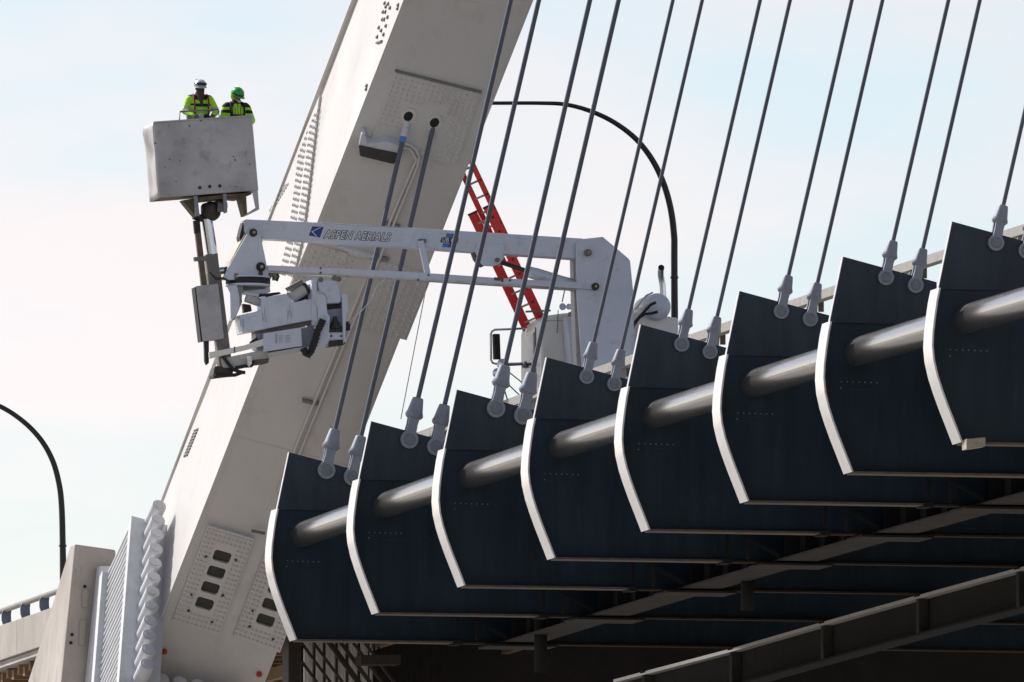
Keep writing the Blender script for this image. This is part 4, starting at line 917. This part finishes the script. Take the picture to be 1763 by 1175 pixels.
def worker(name_lab, hat_px, Yw, zfloor, look, tilt, cols, arm_l, arm_r, H):
    """a standing worker facing -Y; look = head yaw, tilt = head pitch (down positive)"""
    top = at(*hat_px, Yw); base = V((top.x, Yw, zfloor)); h = H
    def L(x, y, z): return base + V((x, y, z))
    hc = L(0, -.03, h - .13)                       # head centre
    R3 = Matrix.Rotation(look, 3, 'Z') @ Matrix.Rotation(tilt, 3, 'X')
    def Hd(x, y, z): return hc + R3 @ V((x, y, z))
    body = MB()
    # head, neck, trunk
    body.ball(hc + R3 @ V((0, .01, .03)), .085, 16, 12, (.92, 1.1, 1.15)); body.ball(Hd(0, -.03, -.055), .06, 14, 10, (.95, 1.0, 1.1))
    capsule(body, Hd(0, -.095, .01), Hd(0, -.112, -.025), .012, .018)                # nose
    body.ball(Hd(0, -.075, -.075), .03, 10, 8, (1, .7, .7))                          # mouth and chin
    for s_ in (-1, 1): body.ball(Hd(s_ * .082, .01, -.005), .024, 8, 8, (.5, .8, 1.2))   # ears
    capsule(body, L(0, .01, h - .36), Hd(0, .015, -.05), .065, .058)
    sh = h - .33
    capsule(body, L(-.15, .01, sh), L(.15, .01, sh), .08, .08)
    capsule(body, L(0, .01, sh - .06), L(0, .01, h * .60), .135, .12)
    capsule(body, L(-.08, .01, h * .53), L(.08, .01, h * .53), .11, .11); capsule(body, L(0, .01, h * .6), L(0, .01, h * .53), .12, .12)
    for s_ in (-1, 1):
        hip, kn, ank = L(s_ * .095, .01, h * .50), L(s_ * .10, -.02, h * .275), L(s_ * .105, .02, .09)
        capsule(body, hip, kn, .085, .058); capsule(body, kn, ank, .056, .042); capsule(body, ank + V((0, 0, -.04)), ank + V((0, -.16, -.055)), .045, .035)
    hands = []
    for s_, (el, wr) in ((-1, arm_l), (1, arm_r)):
        shp = L(s_ * .19, .01, sh - .01); elp, wrp = L(*el), L(*wr)
        capsule(body, shp, elp, .055, .044); capsule(body, elp, wrp, .042, .03)
        d = (wrp - elp).normalized(); sd_ = V((1, 0, 0)); sd_ = (sd_ - d * sd_.dot(d)).normalized()
        pm = wrp + d * .085
        for q in (-1, -.33, .33, 1): capsule(body, wrp + d * .02 + sd_ * .012 * q, pm + sd_ * .03 * q, .017, .016)
        dn = V((0, 0, -1)); dn = (dn - d * dn.dot(d)).normalized() if abs(d.z) < .95 else V((0, -1, 0))
        for q, ln in ((-1.05, .06), (-.35, .075), (.35, .08), (1.05, .072)):
            f0 = pm + sd_ * .03 * q; f1 = f0 + d * ln * .55; f2 = f1 + (d * .4 + dn * .9).normalized() * ln * .6
            capsule(body, f0, f1, .0105, .010); capsule(body, f1, f2, .010, .009)
        t0 = wrp + d * .03 - sd_ * s_ * .025; t1 = t0 - sd_ * s_ * .035 + d * .03; t2 = t1 + d * .035 + dn * .01
        capsule(body, t0, t1, .013, .012); capsule(body, t1, t2, .012, .010)
        hands.append((wrp, pm))
    def cls(c, n):
        if (c - hc).length < .2 and c.z > hc.z - .16: 
            lc = R3.transposed() @ (c - hc)
            return 1 if (cols['masked'] and lc.z < .02) or (not cols['masked'] and cols.get('dust') and False) else 0
        for wp, pm in hands:
            if (c - (wp + pm) / 2).length < .17 and (c - wp).dot(pm - wp) > -.001: return 2
        if c.z < base.z + .1: return 3
        return 0 if c.z > base.z + h - .36 else 4
    b = remesh(body, 'person', .0085, cls, ['skin', 'mask_brown', 'glove', 'boot', 'trouser'], None, base, 3)
    tag(b, name_lab, 'person', 'workers in the raised bucket')
    # jacket
    jk = MB()
    capsule(jk, L(-.17, .01, sh - .005), L(.17, .01, sh - .005), .098, .098)
    jk.ball(L(0, .0, sh - .17), .2, 16, 12, (1.12, .82, 1.15)); jk.ball(L(0, .0, sh - .38), .2, 16, 12, (1.05, .8, 1.1))
    capsule(jk, L(0, .015, sh + .02), L(0, .01, sh + .09), .12, .095)
    for s_, (el, wr) in ((-1, arm_l), (1, arm_r)):
        capsule(jk, L(s_ * .205, .01, sh - .02), L(*el), .085, .072); capsule(jk, L(*el), L(*wr), .07, .052)
    def jcls(c, n):
        l = c - base; z = l.z - sh; x = l.x
        if cols['masked']:
            if z > .055: return 1
            if z > -.02 and abs(x) < .13 and abs(x) < .16 + z: return 1
            if -.135 < z < -.095 and abs(x) < .2: return 1
            if abs(x) > .2 and -.19 < z < -.15: return 2
            if -.24 < z < -.2: return 2
            return 0
        if z > .05: return 1
        if abs(x) < .15:
            k = abs(x)
            if .115 < k < .15: return 1
            if z > .0 and k > .07: return 1
            if .045 < k < .062 and z < -.02: return 1
            if k < .008: return 1
            if z < -.16: return 1
            return 0
        if -.01 < z or (-.13 < z < -.07): return 1
        return 0
    remesh(jk, 'jacket', .013, jcls, ['hivis', 'navy_cloth', 'silver_tape'], b, None, 5)
    # trousers
    ts = MB()
    capsule(ts, L(-.07, .01, h * .53), L(.07, .01, h * .53), .13, .13)
    for s_ in (-1, 1):
        capsule(ts, L(s_ * .1, .01, h * .50), L(s_ * .105, -.02, h * .275), .102, .078); capsule(ts, L(s_ * .105, -.02, h * .275), L(s_ * .11, .02, .12), .076, .068)
    remesh(ts, 'trousers', .018, lambda c, n: 0, ['trouser'], b, None, 3)
    # hard hat: shell, brim, ridge, band
    ht = MB(); up = R3 @ V((0, 0, 1)); hb = Hd(0, .0, .045)
    n = 24; vs = []; fs = []; rings = [(0, 1.0), (.035, 1.0), (.07, .93), (.10, .76), (.122, .5), (.131, .2), (.132, .01)]
    for hh, rr in rings: vs += [hb + R3 @ V((math.cos(2 * math.pi * k / n) * .112 * rr, math.sin(2 * math.pi * k / n) * .135 * rr, hh)) for k in range(n)]
    for i in range(len(rings) - 1):
        for k in range(n): fs.append((i * n + k, i * n + (k + 1) % n, (i + 1) * n + (k + 1) % n, (i + 1) * n + k))
    fs.append(tuple(range((len(rings) - 1) * n, len(rings) * n)))
    ho = ht.add(vs, fs).build('hard_hat', cols['hat'], b, smooth=True, angle=60)
    s2 = ho.modifiers.new('s', 'SOLIDIFY'); s2.thickness = .006; s2.offset = 1
    br = MB(); vs = []; fs = []
    for k in range(n):
        a = 2 * math.pi * k / n; fr = max(0, -math.sin(a)); e = .012 + .05 * fr ** 3
        for (o, z) in ((-.004, .004), (e, -.006 - .012 * fr), (e, -.014 - .012 * fr), (-.004, -.006)):
            vs.append(hb + R3 @ V((math.cos(a) * (.112 + o), math.sin(a) * (.135 + o), z)))
    for k in range(n):
        for q in range(4): fs.append((k * 4 + q, k * 4 + (q + 1) % 4, ((k + 1) % n) * 4 + (q + 1) % 4, ((k + 1) % n) * 4 + q))
    br.add(vs, fs).build('brim', cols['hat'], b, smooth=True, angle=50)
    rd = MB().tube([hb + R3 @ V((0, -.115, .075)), hb + R3 @ V((0, -.075, .118)), hb + R3 @ V((0, 0, .137)), hb + R3 @ V((0, .075, .118)), hb + R3 @ V((0, .115, .075))], .012, 8).build('ridge', cols['hat'], b, smooth=True)
    # goggles / strap round the shell
    gp = [hb + R3 @ V((math.cos(a) * .118, math.sin(a) * .141, cols['gz'] + .0 * a)) for a in [math.radians(180 + q * 15) for q in range(13)]]
    gr = [.012, .014, .016, .024, .032, .034, .026, .034, .032, .024, .016, .014, .012] if cols['goggles'] else [.011] * 13
    MB().tube(gp, gr, 10).build('goggles' if cols['goggles'] else 'hat_strap', 'goggle', b, smooth=True)
    for s_ in (-1, 1):
        MB().ball(Hd(s_ * .032, -.083, .018), .011, 8, 6).build('eye', 'goggle', b, smooth=True)
    if cols['masked']:
        # neck gaiter hanging to the chest, harness straps
        gt = MB(); 
        gt.ball(Hd(0, -.02, -.045), .088, 14, 10, (.95, 1.05, 1.1)); capsule(gt, Hd(0, -.02, -.08), L(0, -.075, sh - .03), .075, .07); capsule(gt, L(0, -.09, sh - .0), L(.01, -.15, sh - .13), .06, .03)
        remesh(gt, 'neck_gaiter', .012, lambda c, n_: 0, ['mask_brown'], b, None, 4)
        for s_ in (-1, 1):
            MB().tube([L(s_ * .13, .02, sh + .095), L(s_ * .14, -.08, sh + .07), L(s_ * .14, -.165, sh - .03), L(s_ * .135, -.185, sh - .15), L(s_ * .13, -.18, sh - .33)], .018, 8).build('harness_strap', 'strap_red', b, smooth=True)
        MB().box(L(0, -.185, sh - .14), (.13, 0, 0), (0, .01, 0), (0, 0, .015)).build('chest_strap', 'navy_cloth', b, bevel=.005)
        MB().lathe(hb + R3 @ V((-.07, .02, .11)), R3 @ V((-.3, 0, 1)), [(0, .012), (.035, .010)], 8).build('hat_light', 'hat_white', b)
    else:
        hd = MB(); hd.ball(Hd(0, .045, .0), .095, 16, 12, (1.06, .9, 1.15))
        remesh(hd, 'hood', .012, lambda c, n_: 0, ['hood_lime'], b, None, 3)
        MB().ball(Hd(.012, -.098, -.058), .036, 12, 8, (1.1, .6, .9)).build('dust_mask', 'dust_mask', b, smooth=True)
        hv = MB()
        for s_ in (-1, 1): MB().tube([L(s_ * .11, .02, sh + .09), L(s_ * .125, -.09, sh + .06), L(s_ * .125, -.165, sh - .04), L(s_ * .12, -.18, sh - .2)], .02, 8).build('harness_strap', 'navy_cloth', b, smooth=True)
    return b
zf = (BL - dz_ * (flo - .0)).z + .06
Yp = YK + .42
zf1 = at(343, 137, Yp).z - 1.90
worker('worker in white hard hat and brown neck gaiter at the left of the bucket', (344, 137), Yp, zf1, math.radians(4), math.radians(8), dict(masked=True, hat='hat_white', goggles=True, gz=.055),
       ((-.30, -.06, 1.28), (-.19, -.27, 1.16)), ((.31, -.05, 1.28), (.20, -.26, 1.17)), 1.845)
worker('worker in green hard hat looking down at the right of the bucket', (407, 151), Yp, zf1, math.radians(28), math.radians(26), dict(masked=False, hat='hat_green', goggles=False, gz=.018),
       ((-.28, -.08, 1.13), (-.16, -.28, 1.04)), ((.29, -.06, 1.12), (.22, -.26, 1.05)), 1.715)

# ================================================================== RED LADDER
YL = YC + 1.2
ld = thing('red_ladder', 'red fibreglass extension ladder leaning up to the left behind the boom', 'ladder', at(950, 640, YL))
def lad(p, q, half, yoff, n, wpx, hwid):
    # two side rails (channels) and rungs; ladder width seen edgeways across the picture
    a0, a1 = at(p[0], p[1], YL + yoff), at(q[0], q[1], YL + yoff)
    d = (a1 - a0).normalized(); side = V((.30, 1, 0)).normalized() * half * 2; s1 = V((d.z, 0, -d.x)).normalized()
    off = s1 * (wpx / PPM)
    for s_ in (0, 1):
        o = off * s_ + YV * (-.18 if s_ else .18)
        bar(a0 + o, a1 + o, hwid, .02).build('side_rail', 'red', ld, bevel=.005)
        MB().box(a1 + o, d * .02, YV * .028, s1 * (hwid + .004)).build('end_cap', 'rubber', ld)
    Lg = (a1 - a0).length; k = .15
    while k < Lg:
        MB().tube([a0 + d * k + YV * .19 - s1 * .0, a0 + d * k + off - YV * .19], .022, 8).build('rung', 'rung', ld, smooth=True)
        c_ = a0 + d * k + off - YV * .205
        MB().lathe(c_, -YV, [(0, .026), (.012, .024)], 8).build('rung_rivet', 'greasy', ld)
        k += .305
lad((912, 567), (817, 366), .2, 0.0, 9, 21, .092)
lad((872, 452), (786, 268), .2, .14, 9, 15, .052)

# ================================================================== BEHIND AND BELOW
# pale pier face and dark lattice seen below the leftmost cross beam
YF = Y0 + 22
pr = thing('river_pier', 'pale ribbed pier wall seen under the deck behind the dark lattice', 'pier', at(575, 1175, YF + 2) - V((0, 0, 20)))
for k in range(8):
    x = 510 + k * 16.2
    p = at(x, 1085, YF + 2); q = at(x, 1800, YF + 2); sv = V((.22, -.97, 0)) * .41
    MB().prism([p, p + sv, q + sv, q], V((.97, .22, 0)) * .05).build('slat', 'pier_white', pr, bevel=.006)
lt = thing('steel_lattice', 'dark diagonal steel lattice standing in front of the pale pier', 'lattice', at(575, 1175, YF) - V((0, 0, 20)))
for x in (519.5, 540.6, 558, 579, 597, 617.5):
    bar(at(x, 1085, YF), at(x, 1800, YF), .024, .05).build('upright', 'lattice', lt)
for k, (xa, w_) in enumerate(((480, .018), (503, .018), (524, .018), (550, .030), (555, .014), (571, .028), (592, .02), (612, .018))):
    bar(at(xa, 1085, YF - .12), at(xa + 150, 1290, YF - .12), w_ * 1.3, .04).build('diagonal', 'lattice', lt)
tag(plate([(497, 1085), (518, 1085), (514, 1800), (494, 1800)], YF - .5, .6).build('dark_column', 'lattice', org=at(505, 1175, YF) - V((0, 0, 20))), 'dark column at the left of the lattice under the cross beams', 'column')
tag(plate([(622, 1128), (690, 1128), (690, 1144), (622, 1144)], YF - 1.5, .6).build('bracing_beam', 'lattice', org=at(655, 1136, YF - 1.5)), 'dark horizontal bracing box right of the lattice', 'beam')
bw = thing('shade_backdrop', 'dark bulkhead painted for shade, with thin uprights right of the lattice under the deck', 'backdrop', at(720, 1175, YF + 1) - V((0, 0, 15)))
plate([(628, 1085), (2300, 1085), (2300, 1700), (628, 1700)], YF + 2.6, .3).build('panel', 'soffit', bw)  # black sheet added to make the far under-deck dark
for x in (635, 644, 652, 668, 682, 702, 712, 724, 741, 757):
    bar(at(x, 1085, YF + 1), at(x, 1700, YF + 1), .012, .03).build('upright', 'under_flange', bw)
# drain stubs under the deck
for x, y0_, y1_, i, lab in ((931, 1108, 1158, 0.35, 'grey drain pipe stub hanging under the deck at lower middle'), (1287, 1018, 1051, 2.35, 'grey drain pipe stub hanging under the deck at lower right')):
    Yd = Y0 - i * SP; a, b = at(x, y0_ - 40, Yd), at(x, y1_, Yd)
    o = MB().tube([a, b], .125, 20, cap=False).build('drain_pipe', 'under_flange', org=a, smooth=True); sd = o.modifiers.new('s', 'SOLIDIFY'); sd.thickness = .012
    tag(o, lab, 'pipe', 'drain pipe stubs under the deck')
# bracing near the edge girder
for i in range(0, 8):
    Yi = Y0 - i * SP - .5; z = TIPZ + camber(Yi)
    t = thing('knee_brace', 'dark knee brace beside the edge girder under the %s cross beam%s' % (numw[i], '' if i in (0, 7) else ' from the left'), 'brace', (GX0 - .2, Yi, z), 'knee braces along the edge girder')
    bar((GX0 - .95, Yi, z + .6), (GX0 + .05, Yi, z + .05), .035, .03).build('diagonal', 'under_steel', t)
    bar((GX0 - .95, Yi, z + .05), (GX0 - .95, Yi, z + .6), .03, .03).build('post', 'under_steel', t)
    bar((GX0 - .55, Yi + .05, z + .0), (GX0 - .55, Yi + .05, z + .6), .025, .03).build('post', 'under_flange', t)
# light bracket hung on the rightmost cross beam
o = plate([(1664, 756), (1697, 753), (1697, 769), (1664, 774)], Y0 - 7 * SP - .5, .3).build('clamp', 'rung', org=at(1680, 770, Y0 - 7 * SP - .4), bevel=.01)
tag(o, 'small pale clamp under the bottom edge of the rightmost cross beam', 'clamp')
